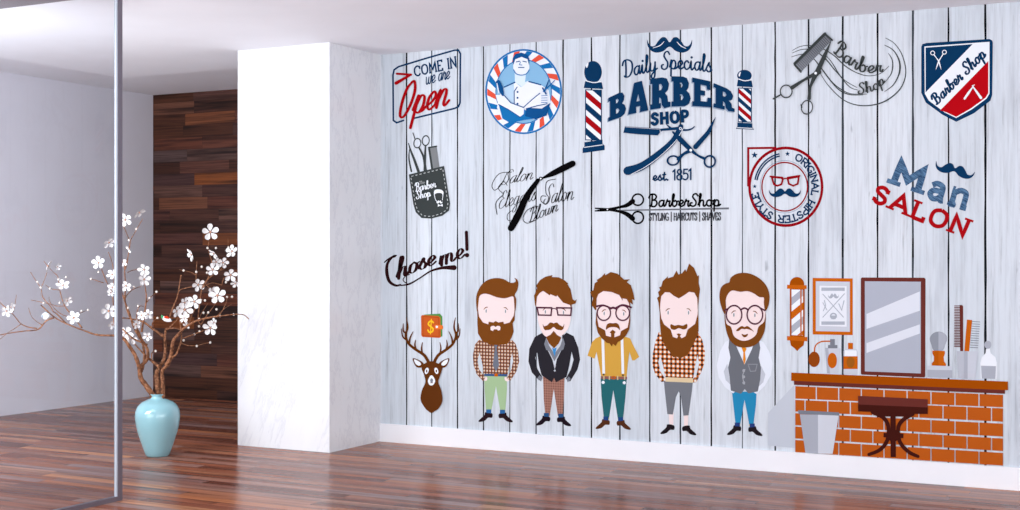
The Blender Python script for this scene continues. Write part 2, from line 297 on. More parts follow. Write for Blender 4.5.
# ------------------------------------------------------------------ flat printed artwork on the wall
STEP = .00012
class Art:
    """one printed motif: parts collect flat polygons given in photo pixels, laid on the wall plane, later ones on top"""
    def __init__(s, name, label, catg, base, group=None, e0=.0012):
        s.e = e0; s.root = thing(name, label, catg, wallpt(base[0], base[1], e0), group); s.parts = {}; s.par = {}; s.lab = {}
        s.T = (0, 0, 1); s.k = 0
    def f(s, ox, oy, k): s.T = (ox, oy, k); return s
    def P(s, p): return (s.T[0]+p[0]/s.T[2], s.T[1]+p[1]/s.T[2])
    def _get(s, part):
        return s.parts.setdefault(part, dict(v=[], f=[], m=[], mi=[]))
    def _add(s, part, polys, m):
        """polys: list of faces, each a list of px points"""
        d = s._get(part)
        if m not in d['m']: d['m'].append(m)
        i = d['m'].index(m); s.e += STEP; mx = 0
        for poly in polys:
            k = 0
            if isinstance(poly, tuple): poly, k = poly; k %= 12; mx = max(mx, k)
            n = len(d['v']); d['v'] += [wallpt(x, y, s.e+k*5e-5) for x, y in poly]
            d['f'].append(tuple(range(n, n+len(poly)))); d['mi'].append(i)
        s.e += mx*5e-5
        return s
    def poly(s, part, pts, m, smooth=False, n=5, holes=(), raw=False):
        def prep(q):
            q = [s.P(p) for p in q] if not raw else list(q)
            return cat(q, n, True) if smooth else q
        loops = [prep(pts)]+[prep(h) for h in holes]
        flat = [p for l in loops for p in l]
        tris = tessellate_polygon([[Vector((p[0], p[1], 0)) for p in l] for l in loops])
        return s._add(part, [[flat[i] for i in t] for t in tris], m)
    def quad(s, part, x0, y0, x1, y1, m): return s.poly(part, [(x0, y0), (x1, y0), (x1, y1), (x0, y1)], m)
    def ell(s, part, cx, cy, rx, ry, m, rot=0, hole=0, n=28):
        def ring(k):
            o = []
            for i in range(n):
                a = 2*math.pi*i/n; x = rx*k*math.cos(a); y = ry*k*math.sin(a)
                o.append((cx+x*math.cos(rot)-y*math.sin(rot), cy+x*math.sin(rot)+y*math.cos(rot)))
            return o
        if hole:
            A = [s.P(p) for p in ring(1)]; B = [s.P(p) for p in ring(hole)]
            return s._add(part, [[A[i], A[(i+1) % n], B[(i+1) % n], B[i]] for i in range(n)], m)
        return s._add(part, [[s.P(p) for p in ring(1)]], m)
    def ribbon(s, pts, w, closed=False, rnd=True):
        """pts in px, w width px or list; returns faces"""
        N = len(pts); W = w if isinstance(w, (list, tuple)) else [w]*N
        if len(W) != N: W = [W[0]+(W[-1]-W[0])*i/(N-1) if len(W) == 2 else interp(W, i/(N-1)) for i in range(N)]
        Lf, R = [], []
        for i in range(N):
            if closed: a, b, c = pts[i-1], pts[i], pts[(i+1) % N]
            else: a, b, c = pts[max(i-1, 0)], pts[i], pts[min(i+1, N-1)]
            d1 = (b[0]-a[0], b[1]-a[1]); d2 = (c[0]-b[0], c[1]-b[1])
            l1 = math.hypot(*d1); l2 = math.hypot(*d2)
            if l1 < 1e-6: d1, l1 = d2, l2
            if l2 < 1e-6: d2, l2 = d1, l1
            if l1 < 1e-6: d1 = d2 = (1, 0); l1 = l2 = 1
            n1 = (-d1[1]/l1, d1[0]/l1); n2 = (-d2[1]/l2, d2[0]/l2)
            nx, ny = n1[0]+n2[0], n1[1]+n2[1]; q = math.hypot(nx, ny)
            if q < .3: nx, ny = n1; k = 1
            else: nx /= q; ny /= q; k = min(1/max(nx*n1[0]+ny*n1[1], .35), 2.2)
            h = W[i]/2*k
            Lf.append((b[0]+nx*h, b[1]+ny*h)); R.append((b[0]-nx*h, b[1]-ny*h))
        k0 = s.k; s.k += 1
        faces = [([Lf[i], Lf[(i+1) % N], R[(i+1) % N], R[i]], k0) for i in range(N if closed else N-1)]
        if rnd and not closed:
            for i in (0, N-1):
                if W[i] > .35:
                    faces.append(([(pts[i][0]+W[i]/2*math.cos(2*math.pi*j/10), pts[i][1]+W[i]/2*math.sin(2*math.pi*j/10)) for j in range(10)], s.k)); s.k += 1
        return faces
    def line(s, part, pts, w, m, smooth=False, closed=False, rnd=True, n=6):
        q = [s.P(p) for p in pts]
        if smooth: q = cat(q, n, closed)
        g = 1/s.T[2]; e_ = .12
        W = [x*g+e_ for x in w] if isinstance(w, (list, tuple)) else w*g+e_
        return s._add(part, s.ribbon(q, W, closed, rnd), m)
    def text(s, part, txt, m, bot, top, w, font=CAPS, slab=0, sp=.12, shear=0, contrast=0, slabw=None, arc=None):
        """letters in the band between two paths (crop px); w stroke px; contrast thins strokes that run across the pen"""
        lay, tot = layout(txt, font, sp); words = [[]]; faces = words[0]
        B = [s.P(p) for p in bot]; Tp = [s.P(p) for p in top]
        if len(B) > 2: B = cat(B, 8)
        if len(Tp) > 2: Tp = cat(Tp, 8)
        def mp(x, y):
            x += shear*y
            u = x/tot; a = along(B, u); b = along(Tp, u)
            return (a[0]+(b[0]-a[0])*y, a[1]+(b[1]-a[1])*y)
        w *= (1.22 if not slab else 1.12)/s.T[2]
        for ch, (x0, sts) in zip(txt, lay):
            if ch == ' ':
                words.append([]); faces = words[-1]
            for st in sts:
                if st[0] == 'd':
                    c = mp(x0+st[1][0], st[1][1]); r = w*.7
                    faces.append(([(c[0]+r*math.cos(2*math.pi*j/10), c[1]+r*math.sin(2*math.pi*j/10)) for j in range(10)], 0)); continue
                pp = list(st[1:])
                if st[0] == 'c': pp = cat(pp, 6)
                elif True:
                    q = []
                    for i in range(len(pp)-1):
                        for k in range(3): q.append((pp[i][0]+(pp[i+1][0]-pp[i][0])*k/3, pp[i][1]+(pp[i+1][1]-pp[i][1])*k/3))
                    pp = q+[pp[-1]]
                pts = [mp(x0+x, y) for x, y in pp]
                if contrast:
                    W = []
                    for i in range(len(pts)):
                        a = pp[max(i-1, 0)]; b = pp[min(i+1, len(pts)-1)]
                        dx, dy = b[0]-a[0], b[1]-a[1]; l = math.hypot(dx, dy) or 1
                        v = abs(dy/l)           # downstrokes are heavy
                        W.append(w*(1-contrast+contrast*v**1.5))
                else: W = w
                faces += s.ribbon(pts, W, False, not slab)
                if slab and st[0] == 'l':
                    for (p, q_) in ((st[1], st[2]), (st[-1], st[-2])):
                        if (abs(p[1]) < .001 or abs(p[1]-1) < .001) and abs(q_[1]-p[1]) > abs(q_[0]-p[0])*.8 and abs(q_[1]-p[1]) > .4:
                            faces += s.ribbon([mp(x0+p[0]-slab, p[1]), mp(x0+p[0]+slab, p[1])], (slabw/s.T[2]) if slabw else w*.8, False, False)
        for i, fc in enumerate(words): s._add(part if len(words) == 1 else part+('w' if '#' in part else '#w')+str(i), fc, m)
        return s
    def done(s):
        objs = {}
        keys = list(s.parts); keys.sort(key=lambda k: k.count('>'))
        for k in keys:
            d = s.parts[k]; path = k.split('>'); nm = path[-1].split('#')[0]
            par = objs.get('>'.join(path[:-1]), s.root) if len(path) > 1 else s.root
            # origin of a part on the motif's own base
            o = mesh(nm, d['v'], d['f'], d['m'], par, d['mi'])
            objs[k] = o
            if k in s.lab: o['label'] = s.lab[k]
        return s.root
def interp(W, t):
    x = t*(len(W)-1); i = min(int(x), len(W)-2); return W[i]+(W[i+1]-W[i])*(x-i)
def along(P, u):
    L = [0]
    for a, b in zip(P, P[1:]): L.append(L[-1]+math.hypot(b[0]-a[0], b[1]-a[1]))
    d = u*L[-1]
    i = 0
    while i < len(P)-2 and L[i+1] < d: i += 1
    t = (d-L[i])/max(L[i+1]-L[i], 1e-9)
    return (P[i][0]+(P[i+1][0]-P[i][0])*t, P[i][1]+(P[i+1][1]-P[i][1])*t)
def arcp(cx, cy, rx, ry, a0, a1, n=24):
    return [(cx+rx*math.cos(math.radians(a0+(a1-a0)*i/n)), cy+ry*math.sin(math.radians(a0+(a1-a0)*i/n))) for i in range(n+1)]
# ================================================================== THE ROOM
H = 2.92; H2 = 3.01
XP0, XP1, YP = -6.292, -5.468, -.663        # pillar
XL = -9.265; YB = 1.671; XR = 3.2; YN = -10.6
CX, CY = -8.13, .075                        # edge of the dropped ceiling
struct('floor', MB().box(XL-.1, XR+.1, YN, YB+.1, -.1, 0), M_floor, 'glossy red-brown wooden plank floor')
mb = MB(); mb.box(CX, XR, YN, -.0, H, H2+.06); mb.box(CX, XP0, -.0, CY, H, H2+.06)
struct('ceiling', mb, M_ceil, 'white dropped ceiling')
struct('ceiling_recess', MB().box(XL-.1, XP0+.9, YN, YB+.1, H2, H2+.05), M_ceil, 'raised white ceiling strip along the left and back walls')
# mural wall: planks with dark gaps between
me_v, me_f, me_i = [], [], []
def wquad(x0, x1, z0, z1, i, y=0.0):
    n = len(me_v); me_v.extend([(x0, y, z0), (x1, y, z0), (x1, y, z1), (x0, y, z1)]); me_f.append((n, n+1, n+2, n+3)); me_i.append(i)
wquad(XP1-.02, XR, 0, H, 0)
gaps = [(406.7, 1, 1.5), (431.8, 2, 1.2), (457.5, 1, 1.2), (483.5, 1, 1.3), (509.9, 1, .9), (536.1, 2, 1.2), (563.1, 1, 1.4), (591.6, 1, 1.4), (619.9, 2, 1.5), (649.8, 2, 1.5),
        (680.4, 2, 1.4), (711.4, 1, 1.4), (742.4, 2, .9), (775.2, 1, 1.4), (808.6, 1, 1.3), (842.8, 2, 1.7), (877.6, 1, 1.4), (912.9, 2, 1.6), (948.5, 1, 1.3), (985.4, 1, 1.7)]
xs = [(wallpt(g, 255).x, i, w*7.2/1318*1.45) for g, i, w in gaps]
for k in range(1, 18): xs.append((xs[19][0]+k*PW, 1+k % 2, .008))
rg = random.Random(4)
for x, i, w in xs:
    zs = [.10+j*(H-.10)/24 for j in range(25)]
    wd = [w*rg.uniform(.75, 1.15) for _ in zs]; sh = [rg.uniform(-.0012, .0012) for _ in zs]
    for j in range(24):
        n = len(me_v); y = -.0006
        me_v.extend([(x+sh[j]-wd[j]/2, y, zs[j]), (x+sh[j]+wd[j]/2, y, zs[j]), (x+sh[j+1]+wd[j+1]/2, y, zs[j+1]), (x+sh[j+1]-wd[j+1]/2, y, zs[j+1])])
        me_f.append((n, n+1, n+2, n+3)); me_i.append(i if rg.random() > .12 else 1)
# body of the wall behind the printed face
n = len(me_v); bb = MB().box(XP1-.02, XR, .002, .2, 0, H)
me_v.extend(bb.v); me_f.extend([tuple(n+i for i in f) for f in bb.f]); me_i.extend([3]*len(bb.f))
setp(mesh('wall_mural', me_v, me_f, [M_mural, M_gapd, M_gapg, M_wall], None, me_i), 'whitewashed vertical plank wall carrying the barber shop prints', kind='structure')
struct('baseboard_mural', MB().box(XP1+.001, XR, -.016, -.0, 0, .136), M_base, 'white baseboard under the plank wall')
struct('pillar', MB().box(XP0, XP1, YP, .2, 0, H), M_marble, 'white marble clad pillar at the end of the plank wall')
struct('wall_left', MB().box(XL-.1, XL, YN, YB+.1, 0, H2), M_wall, 'pale plain wall on the left')
struct('wall_back', MB().box(XL, XR, YB, YB+.1, 0, H2), M_woodwall, 'dark horizontal wood plank wall behind the vase')
struct('wall_right', MB().box(XR, XR+.1, -2.2, 0, 0, H2), M_wall)
struct('ceiling_dark_slab', MB().box(XL, -5.56, -4.6, -2.755, H-.03, H-.0005), mat('#8d888e', .8, .1, name='slab grey'), 'added dark grey slab under the ceiling at the top left corner')  # added slab, coloured to give the dark patch in the ceiling corner
# glazed partition
gx, gy = -5.475, -2.706
r = thing('glass_partition', 'clear glass partition panel in a slim grey metal frame at the left', 'glass partition', (gx, gy-1.5, 0))
MB().box(gx-.012, gx+.012, gy-.034, gy, 0, H).build('post', M_alu, r)
MB().box(gx-.006, gx+.006, gy-.046, gy-.034, .026, H-.03).build('glazing_strip', mat('#c9d3dd', .35, .5, name='strip silver'), r)
MB().box(gx-.017, gx+.013, gy-3.4, gy-.034, 0, .026).build('bottom_rail', M_alu, r)
MB().box(gx-.017, gx+.013, gy-3.4, gy-.04, H-.03, H).build('top_rail', M_alu, r)
mesh('glass_pane', [(gx-.002, gy-3.4, .026), (gx-.002, gy-.04, .026), (gx-.002, gy-.04, H-.03), (gx-.002, gy-3.4, H-.03)], [(0, 1, 2, 3)], M_glass, r)
# ================================================================== VASE AND BLOSSOMING BRANCHES
VD = 9.235; vc = at(157.6, 256, VD); vx, vy = vc.x, vc.y
K = VD/F/5.667
prof = [(0, 438), (60, 438), (66, 432), (78, 400), (95, 350), (111, 300), (121, 255), (125, 215), (122, 185), (110, 158), (88, 137), (60, 124), (40, 117), (35, 110), (35, 101), (41, 94), (42, 91), (38, 90), (32, 97), (31, 112), (50, 128), (90, 150), (108, 200), (100, 300), (60, 420), (0, 428)]
vv, vf = [], []; SG = 40
for rr, yy in prof:
    for k in range(SG):
        a = 2*math.pi*k/SG; vv.append((vx+rr*K*math.cos(a), vy+rr*K*math.sin(a), (438-yy)*K*1.01))
for i in range(len(prof)-1):
    for k in range(SG): vf.append((i*SG+k, i*SG+(k+1) % SG, (i+1)*SG+(k+1) % SG, (i+1)*SG+k))
M_vase = mat('#8cbac3', .07, .8, name='celadon glaze')
r = thing('vase', 'glossy pale turquoise ceramic vase standing on the wood floor', 'vase', (vx, vy, 0))
mesh('body', vv, vf, M_vase, r, smooth=True)
def bark():
    q = NT('branch bark', .7, .25)
    g = q.noise(q.geo.outputs['Position'], 60, 4, .6)
    return q.base(q.ramp(g, [(.35, '#4a2a1a'), (.55, '#8a5a3d'), (.75, '#b08062')]))
M_bark = bark(); M_petal = mat('#e6e4e4', .5, .2, name='petal white'); M_calyx = mat('#b98a74', .6, name='blossom centre'); M_bud = mat('#d8cfc6', .5, name='bud')
plant = thing('blossom_branches', 'bare brown branches with white five-petal blossoms standing in the turquoise vase', 'flowering branches', (vx, vy, .4))
# (points px, start width px, end width px, depth offset start, end)
BR = [
 ([(155, 402), (152.6, 395.3), (146.4, 385.9), (140.9, 378), (139.3, 367), (135.4, 356), (130.7, 348.2), (124, 339), (119, 336.5), (114.8, 335.6), (97, 334.9), (84.2, 330.6), (66.3, 323.7), (53.6, 316.5), (40.8, 305)], 6.5, 1.2, 0, -.1),
 ([(158, 402), (158, 395.3), (157.4, 382.7), (156.6, 373.3), (159.7, 367), (164.4, 357.6), (165.2, 346.7), (164.9, 337.3), (166, 329)], 6, 2.4, .02, .1),
 ([(161, 402), (162.8, 395.3), (162.8, 382.7), (162, 371.8), (166.8, 365.5), (172.3, 357.6), (176, 354.5), (179.5, 346.2), (181.5, 338), (180.2, 321.5)], 5.5, 1.4, 0, -.1),
 ([(166.8, 365), (170.6, 357.2), (172, 349), (173.3, 340.8), (178.8, 333.9), (185.7, 327), (196.6, 320.9), (210.4, 317.4), (221.3, 316), (233.7, 314.4), (243.3, 314.7), (248.8, 319)], 5, .9, -.04, -.25),
 ([(164.4, 337), (151.9, 328.2), (143.2, 322), (130.7, 318.8), (122.8, 318)], 3, 1.2, .1, .1),
 ([(166, 329), (174.6, 328.2), (182, 330)], 2.2, 1, .1, .0),
 ([(159.7, 367), (153, 362), (147.2, 357), (140, 350), (133, 342)], 3.6, 1.2, 0, .15),
 ([(140.9, 372), (141, 366), (147.2, 359.2), (147.5, 350), (144, 343), (138.5, 335.7), (133, 325), (129, 311.8), (124, 299), (121, 289)], 4.4, 1.4, 0, .1),
 ([(147, 345), (141, 342), (133.8, 338.8), (122.8, 329.4)], 2.6, 1.2, -.05, -.12),
 ([(142, 370), (144.5, 358), (143, 345), (140, 335.3), (135.4, 325.9), (128.5, 314), (125, 300), (125.5, 285), (124.7, 270.6), (124.7, 259.6)], 3, 1.1, .05, .2),
 ([(124.7, 270.6), (127, 262.7), (130.2, 241.6), (129.4, 240), (123.1, 225)], 1.4, .7, .15, .2),
 ([(129.8, 241), (134, 234), (142.7, 218.8)], 1.1, .6, .18, .2),
 ([(141.7, 332), (144.8, 311.8), (146.4, 297.6), (144.8, 284.3), (144, 271)], 2.2, .8, 0, 0),
 ([(146, 303), (151, 297), (156.6, 292.2)], 1.1, .7, 0, .05),
 ([(127.5, 272.5), (132, 270.5), (137.7, 269.4)], .9, .6, .1, .1),
 ([(125, 299), (127, 295), (132.3, 289.8), (141.7, 285.9)], 1.2, .7, .1, .05),
 ([(118, 335), (114, 322), (113.5, 305), (112, 292), (109, 287.2), (105.2, 278.5), (100.5, 266.8)], 1.8, .8, -.05, 0),
 ([(103.6, 282.9), (91, 278.8)], .8, .5, 0, 0),
 ([(113.5, 290), (114, 275), (112, 262), (108.3, 252)], 1.2, .7, 0, 0),
 ([(66.3, 323.7), (57, 314), (53.3, 311.5), (50.2, 306), (43, 297.4), (40.8, 288), (36, 280.9), (30.6, 272.3)], 1.4, .6, 0, 0),
 ([(40.8, 288), (44, 281), (47, 272.3)], .8, .5, 0, 0),
 ([(82, 328), (75, 319), (70.7, 313.8), (64.3, 305), (59.6, 289.5), (58, 277), (51.8, 270.7), (43.9, 261.3)], 1.5, .6, -.05, 0),
 ([(59.5, 290), (52, 289), (45.5, 285)], .7, .5, 0, 0),
 ([(65, 306), (57, 306), (50, 304), (31, 300)], .8, .5, 0, 0),
 ([(71, 317), (63, 315), (55, 309), (50, 302), (49, 297)], .9, .5, 0, 0),
 ([(53.6, 317.8), (46, 321), (38.3, 329.3), (25, 331), (10, 333), (0, 334.9), (-8, 336)], 1.6, .9, 0, 0),
 ([(36.9, 328.4), (28, 327), (20.4, 323.2), (12.8, 314), (5, 307), (-3, 300)], 1.3, .8, 0, 0),
 ([(13.3, 312.3), (15, 304), (16.5, 295)], .8, .5, 0, 0),
 ([(21.2, 324), (14, 329), (8, 332.6), (-2, 341)], .8, .5, 0, 0),
 ([(42, 325), (36, 321), (31.4, 316.2), (28.6, 308)], .9, .5, 0, 0),
 ([(73, 316), (84, 311.5), (88, 310)], .7, .4, 0, 0),
 ([(182.5, 338.5), (191.2, 335.3), (202.1, 331.2), (208, 329)], 1.5, .7, -.05, -.1),
 ([(181, 343), (188, 345.6), (196.6, 345.6), (203, 344), (210.4, 342.4)], 1.1, .5, 0, 0),
 ([(198, 320.5), (201, 324), (207, 315), (214.5, 305), (219, 296)], 1.2, .6, 0, 0),
 ([(188.4, 324), (192, 315), (195.3, 307.8), (197, 298)], 1.5, .7, 0, 0),
 ([(186, 326), (189, 316), (186, 310)], 1.3, .9, 0, 0),
 ([(199, 321), (200.8, 314.7), (207.6, 303.7)], 1.1, .5, 0, 0),
 ([(198, 320), (199, 308), (201.5, 290.9), (205, 282), (215.6, 273.2), (224.4, 268.8)], 1.4, .7, 0, -.05),
 ([(216, 316.8), (221, 313), (226, 303), (226.8, 298.2)], 1, .5, -.1, -.1),
 ([(216, 317), (224, 309), (232, 304)], .8, .4, -.1, -.1),
 ([(168, 322), (169.9, 316), (174.7, 303.7), (177.5, 296), (181.2, 275)], 2.2, 1.2, .1, .1),
 ([(178.5, 291), (182, 289.1), (192.6, 286.5), (198, 285)], 1.1, .7, .1, .05),
 ([(196, 287), (196.2, 273.2), (197, 260.9)], .9, .5, .05, .05),
 ([(196.3, 275), (190.9, 272.3), (185, 271), (179.4, 269.7)], .9, .5, .05, .05),
 ([(203, 288), (208, 278), (212, 264.4), (210, 256), (208.5, 250.3), (208.5, 240.6), (210, 234)], 1.1, .5, 0, 0),
 ([(220, 270), (226, 262), (228, 250), (228, 238)], .8, .4, 0, 0),
 ([(205, 284), (212, 290), (216, 294)], .8, .6, 0, 0),
 ([(184, 326), (180, 320), (178, 312)], 1.4, .8, 0, 0),
 ([(222, 285), (224, 278), (230, 275)], .8, .5, 0, 0), ([(203, 287), (212, 283), (222, 285)], .9, .6, 0, 0),
 ([(152, 328), (153, 322), (158, 318), (163, 319)], 1.3, .8, .1, .05),
 ([(170, 327), (176, 321), (180, 315)], 1.4, .8, .05, 0),
 ([(136, 324), (137, 312), (140, 306), (144, 307)], 1, .6, 0, 0),
 ([(152, 362), (152, 353), (155.5, 351)], 1.3, .8, 0, 0),
]
def br_pt(px, py, d): return at(px, py, VD+d)
for pts, w0, w1, d0, d1 in BR:
    q = cat(pts, 4); N = len(q); P3 = []; R3 = []
    for i, (x, y) in enumerate(q):
        t = i/(N-1); dd = d0+(d1-d0)*t+.02*math.sin(i*.9+w0*3)*t
        P3.append(br_pt(x, y, dd)); R3.append((w0+(w1-w0)*min(1, t*1.15)**.7)*.5*VD/F*1.05*(1+.08*math.sin(i*2.1)))
    MB().tube(P3, R3, 7).build('branch', M_bark, plant, smooth=True)
def petal_mesh():
    v, f, mi = [], [], []
    for k in range(5):
        a = 2*math.pi*k/5; ca, sa = math.cos(a), math.sin(a)
        out = [(.12, 0, 0), (.35, .2, .05), (.7, .34, .14), (.95, .22, .2), (1.02, 0, .22), (.95, -.22, .2), (.7, -.34, .14), (.35, -.2, .05)]
        n = len(v)
        for x, y, z in out: v.append((x*ca-y*sa, x*sa+y*ca, z))
        v.append((.62*ca, .62*sa, .03))
        for i in range(8): f.append((n+i, n+(i+1) % 8, n+8)); mi.append(0)
    n = len(v)
    for k in range(6): v.append((.15*math.cos(k*math.pi/3), .15*math.sin(k*math.pi/3), .04))
    v.append((0, 0, .16))
    for k in range(6): f.append((n+k, n+(k+1) % 6, n+6)); mi.append(1)
    v.append((0, 0, -.2))
    for k in range(6): f.append((n+(k+1) % 6, n+k, n+7)); mi.append(1)
    me = bpy.data.meshes.new('blossom'); me.from_pydata(v, [], f); me.materials.append(M_petal); me.materials.append(M_calyx)
    for p, i in zip(me.polygons, mi): p.material_index = i
    return me
PM = petal_mesh()
FL = [(210.3, 232.1, 7.5, 0), (191.2, 254.7, 6, 1), (213.8, 253.5, 5.2, 1), (216, 262, 4.5, .5), (223, 262.6, 5.2, .3), (212.6, 269.7, 5.8, .2), (232, 251.5, 6, .6), (230.6, 275, 6.2, .3), (235.6, 283.5, 4.5, .6), (198.3, 284.7, 6, .3),
 (217.5, 295.4, 7.6, .1), (212, 292.5, 5.5, .5), (194.4, 301.5, 6.5, .2), (184.7, 302.6, 5, .4), (177, 311.3, 5.5, .5), (184.8, 309.6, 7.2, .1), (184.6, 317.6, 5.4, .6), (186.4, 325.6, 3.4, .5), (210.4, 327.9, 6.8, .3), (214, 322.5, 4, .7),
 (144, 269.5, 5.6, .3), (144, 279.5, 6, .3), (126, 285.9, 5.2, .4), (148.2, 314.5, 4.6, .3), (141.5, 315.2, 4.4, .5), (136.2, 324.3, 4.4, .5), (126, 333, 7, .2), (131.5, 338, 6, .5), (147.4, 336, 4.6, .4), (122.6, 262, 4.5, .4),
 (125.2, 219.6, 6, .2), (139.2, 212.5, 6, 1.15), (129, 249, 4.2, 1.1), (109, 242.4, 6, .8), (98.4, 262.7, 6, .2), (112.2, 274.5, 5, .5), (62.8, 285.4, 6, 1), (67, 301, 5, .6), (73.8, 317.7, 6, .2), (112.3, 287.2, 4.5, .3),
 (110.8, 292.8, 3.6, .6), (108.6, 311, 7, .2), (112, 324.8, 4.2, .4), (57.5, 267, 3.6, .7), (47.8, 266, 6, 1.25), (6.3, 311, 5.5, .9), (11, 307, 4.5, .8), (30, 316.5, 3.5, .5)]
rf = random.Random(11)
back = -ray(157, 300).normalized()
for px, py, rr, tilt in FL:
    if (px, py) == (30, 316.5): continue
    o = bpy.data.objects.new('blossom', PM); C.objects.link(o); o.parent = plant
    p = br_pt(px, py, -.05+rf.uniform(-.04, .04))
    d = back.copy(); ax = Vector((rf.uniform(-1, 1), .2, rf.uniform(-1, 1))).normalized()
    d.rotate(Matrix.Rotation(tilt*1.1+.15, 3, ax))
    qd = d.to_track_quat('Z', 'Y') @ Matrix.Rotation(rf.uniform(0, 6.28), 3, 'Z').to_quaternion()
    o.matrix_local = Matrix.Translation(p-plant.location) @ qd.to_matrix().to_4x4() @ Matrix.Scale(rr*1.12*VD/F, 4)
BUD = [(207.5, 248), (216, 248), (228.5, 247.5), (196.3, 272), (183.6, 270.5), (201.7, 266.8), (207, 272.7), (226, 282.2), (227, 297), (232, 296.8), (221, 301), (200.8, 300), (205, 300.5), (216.5, 309.4), (208.2, 312.5), (203.5, 312.8), (199, 326.3), (199.5, 331.5), (194.6, 334.2), (233.6, 314.6), (219.9, 316), (199, 319), (183.7, 340.4), (196.8, 346), (210.2, 342.6),
 (156.5, 291.8), (152, 318), (157.5, 318), (138, 306), (149.5, 298), (134, 287), (155.6, 351.2), (128, 308), (91, 278.8), (98.5, 272), (81.5, 311), (88, 310), (58.5, 279.5), (37.5, 282), (40.8, 287.5), (50, 288.5), (59.7, 302.8), (136.4, 229), (129, 240.2), (66, 277), (43.5, 303), (97, 334.5)]
for px, py in BUD:
    p = br_pt(px, py, -.02); MB().ball(p, 1.15*VD/F, 1, 1, 1.1, 7, 5).build('bud', M_bud, plant, smooth=True)
# birds
def bird(name_label, px, py, sc, dirx, round_=False):
    p = br_pt(px, py, -.13); k = VD/F*sc
    t = thing('bird', name_label, 'bird', p-Vector((0, 0, 3*k)))
    ax = Vector((cs, sn, 0))*dirx
    def spine(pts, radii, nm, m, dz=0):
        MB().tube([p+ax*(x*k)+Vector((0, 0, y*k))+back*(dz*k) for x, y in pts], [r*k for r in radii], 10).build(nm, m, t, smooth=True)
    W = mat('#e6e9ec', .6, name='white feathers'); G = mat('#8b929b', .6, name='grey feathers'); R = mat('#c23c22', .6, name='red feathers'); GN = mat('#4d9463', .6, name='green feathers'); DK = mat('#332c2a', .6, name='dark feathers')
    if round_:
        spine([(0, -4), (0, -3), (0, -1), (0, 1), (.2, 2.8), (.3, 3.8)], [.6, 2.6, 4, 4, 2.6, .5], 'body', W)
        spine([(-2.4, -2.4), (-2.3, 0), (-1.6, 2)], [.8, 2.6, .8], 'wing', G, 1.8)
        spine([(0, 2.2), (0, 3.4), (-.3, 4.4)], [1.2, 2, .5], 'head', G)
        spine([(1.6, 3.4), (2.8, 3.1)], [.5, .1], 'beak', DK)
    else:
        spine([(-5.5, 1.6), (-4, 1.4), (-2, .4), (.5, -.6), (3, -1.3), (4.5, -1.6)], [.6, 2, 2.6, 2.5, 1.6, .6], 'body', W)
        spine([(-6, 1.5), (-5, 2.2), (-3.8, 2.4)], [.8, 2.4, 1], 'head', GN, .6)
        spine([(-6.4, 1.6), (-7.6, 1.3)], [.5, .1], 'beak', DK)
        spine([(-3.4, 2.2), (-1, 1.9), (2, .9)], [.7, 1.7, .5], 'wing', R, 1.6)
        spine([(3.5, -1), (6.8, -.4), (8, 0)], [1, .7, .3], 'tail', DK)
bird('small white bird with green head and red wing perched among the branches', 167.5, 319.2, 1.0, 1)
bird('small round pale grey bird perched on the far left branch behind the glass', 46, 316, 1.0, 1, True)
# ================================================================== PRINTED MOTIFS ON THE PLANK WALL
NV = mat('#0f3559', name='navy'); RD = mat('#a30f16', name='red'); DK = mat('#3d4242', name='charcoal'); BK = mat('#0c0b0d', name='black ink')
WH = mat('#e9edf3', name='white print'); PB = mat('#e2e7f0', name='pale blue white'); BR_ = mat('#2b1416', name='dark brown ink')
HAIR = mat('#77441b', name='brown hair'); SKIN = mat('#f0dcda', name='pale skin'); EYE = mat('#7e8587', name='grey eye'); FRM = mat('#562a3c', name='plum frame')
ORG = mat('#c05e14', name='orange'); ORD = mat('#a04a08', name='brown orange'); GRY = mat('#a9adb8', name='mid grey'); GRL = mat('#c5c9d3', name='light grey'); GRD = mat('#7b7f89', name='dark grey'); MAR = mat('#67302a', name='maroon'); MRD = mat('#421a15', name='dark maroon')
def scissor(a, part, piv, tips, rings, w, m, rr, rw, ratio=1.0, rot=0):
    """tips: two blade tips, rings: two finger-ring centres; blade i continues to ring i"""
    for i in (0, 1):
        t, g = tips[i], rings[i]
        a.line(part, [t, ((t[0]+piv[0])/2, (t[1]+piv[1])/2), piv], [.2, w*.9, w], m)
        dx, dy = piv[0]-g[0], piv[1]-g[1]; l = math.hypot(dx, dy); e = (g[0]+dx/l*rr, g[1]+dy/l*rr)
        a.line(part, [piv, ((e[0]+piv[0])/2, (e[1]+piv[1])/2), e], [w, w*.62, w*.8], m)
        a.ell(part, g[0], g[1], rr, rr*ratio, m, rot, 1-rw/rr)
def moustache(a, part, c, w, h, m, rot=0):
    P = [(0, -.3), (.16, -.8), (.34, -.85), (.52, -.4), (.66, .08), (.82, .12), (.93, -.15), (1, -.6), (.98, .05), (.84, .6), (.58, .85), (.28, .68), (.1, .3), (0, .2)]
    P = P+[(-x, y) for x, y in reversed(P[1:-1])]
    cr, sr = math.cos(rot), math.sin(rot)
    q = [(c[0]+(x*w/2)*cr-(y*h)*sr, c[1]+(x*w/2)*sr+(y*h)*cr) for x, y in P]
    a.poly(part, q, m, smooth=True, n=4)
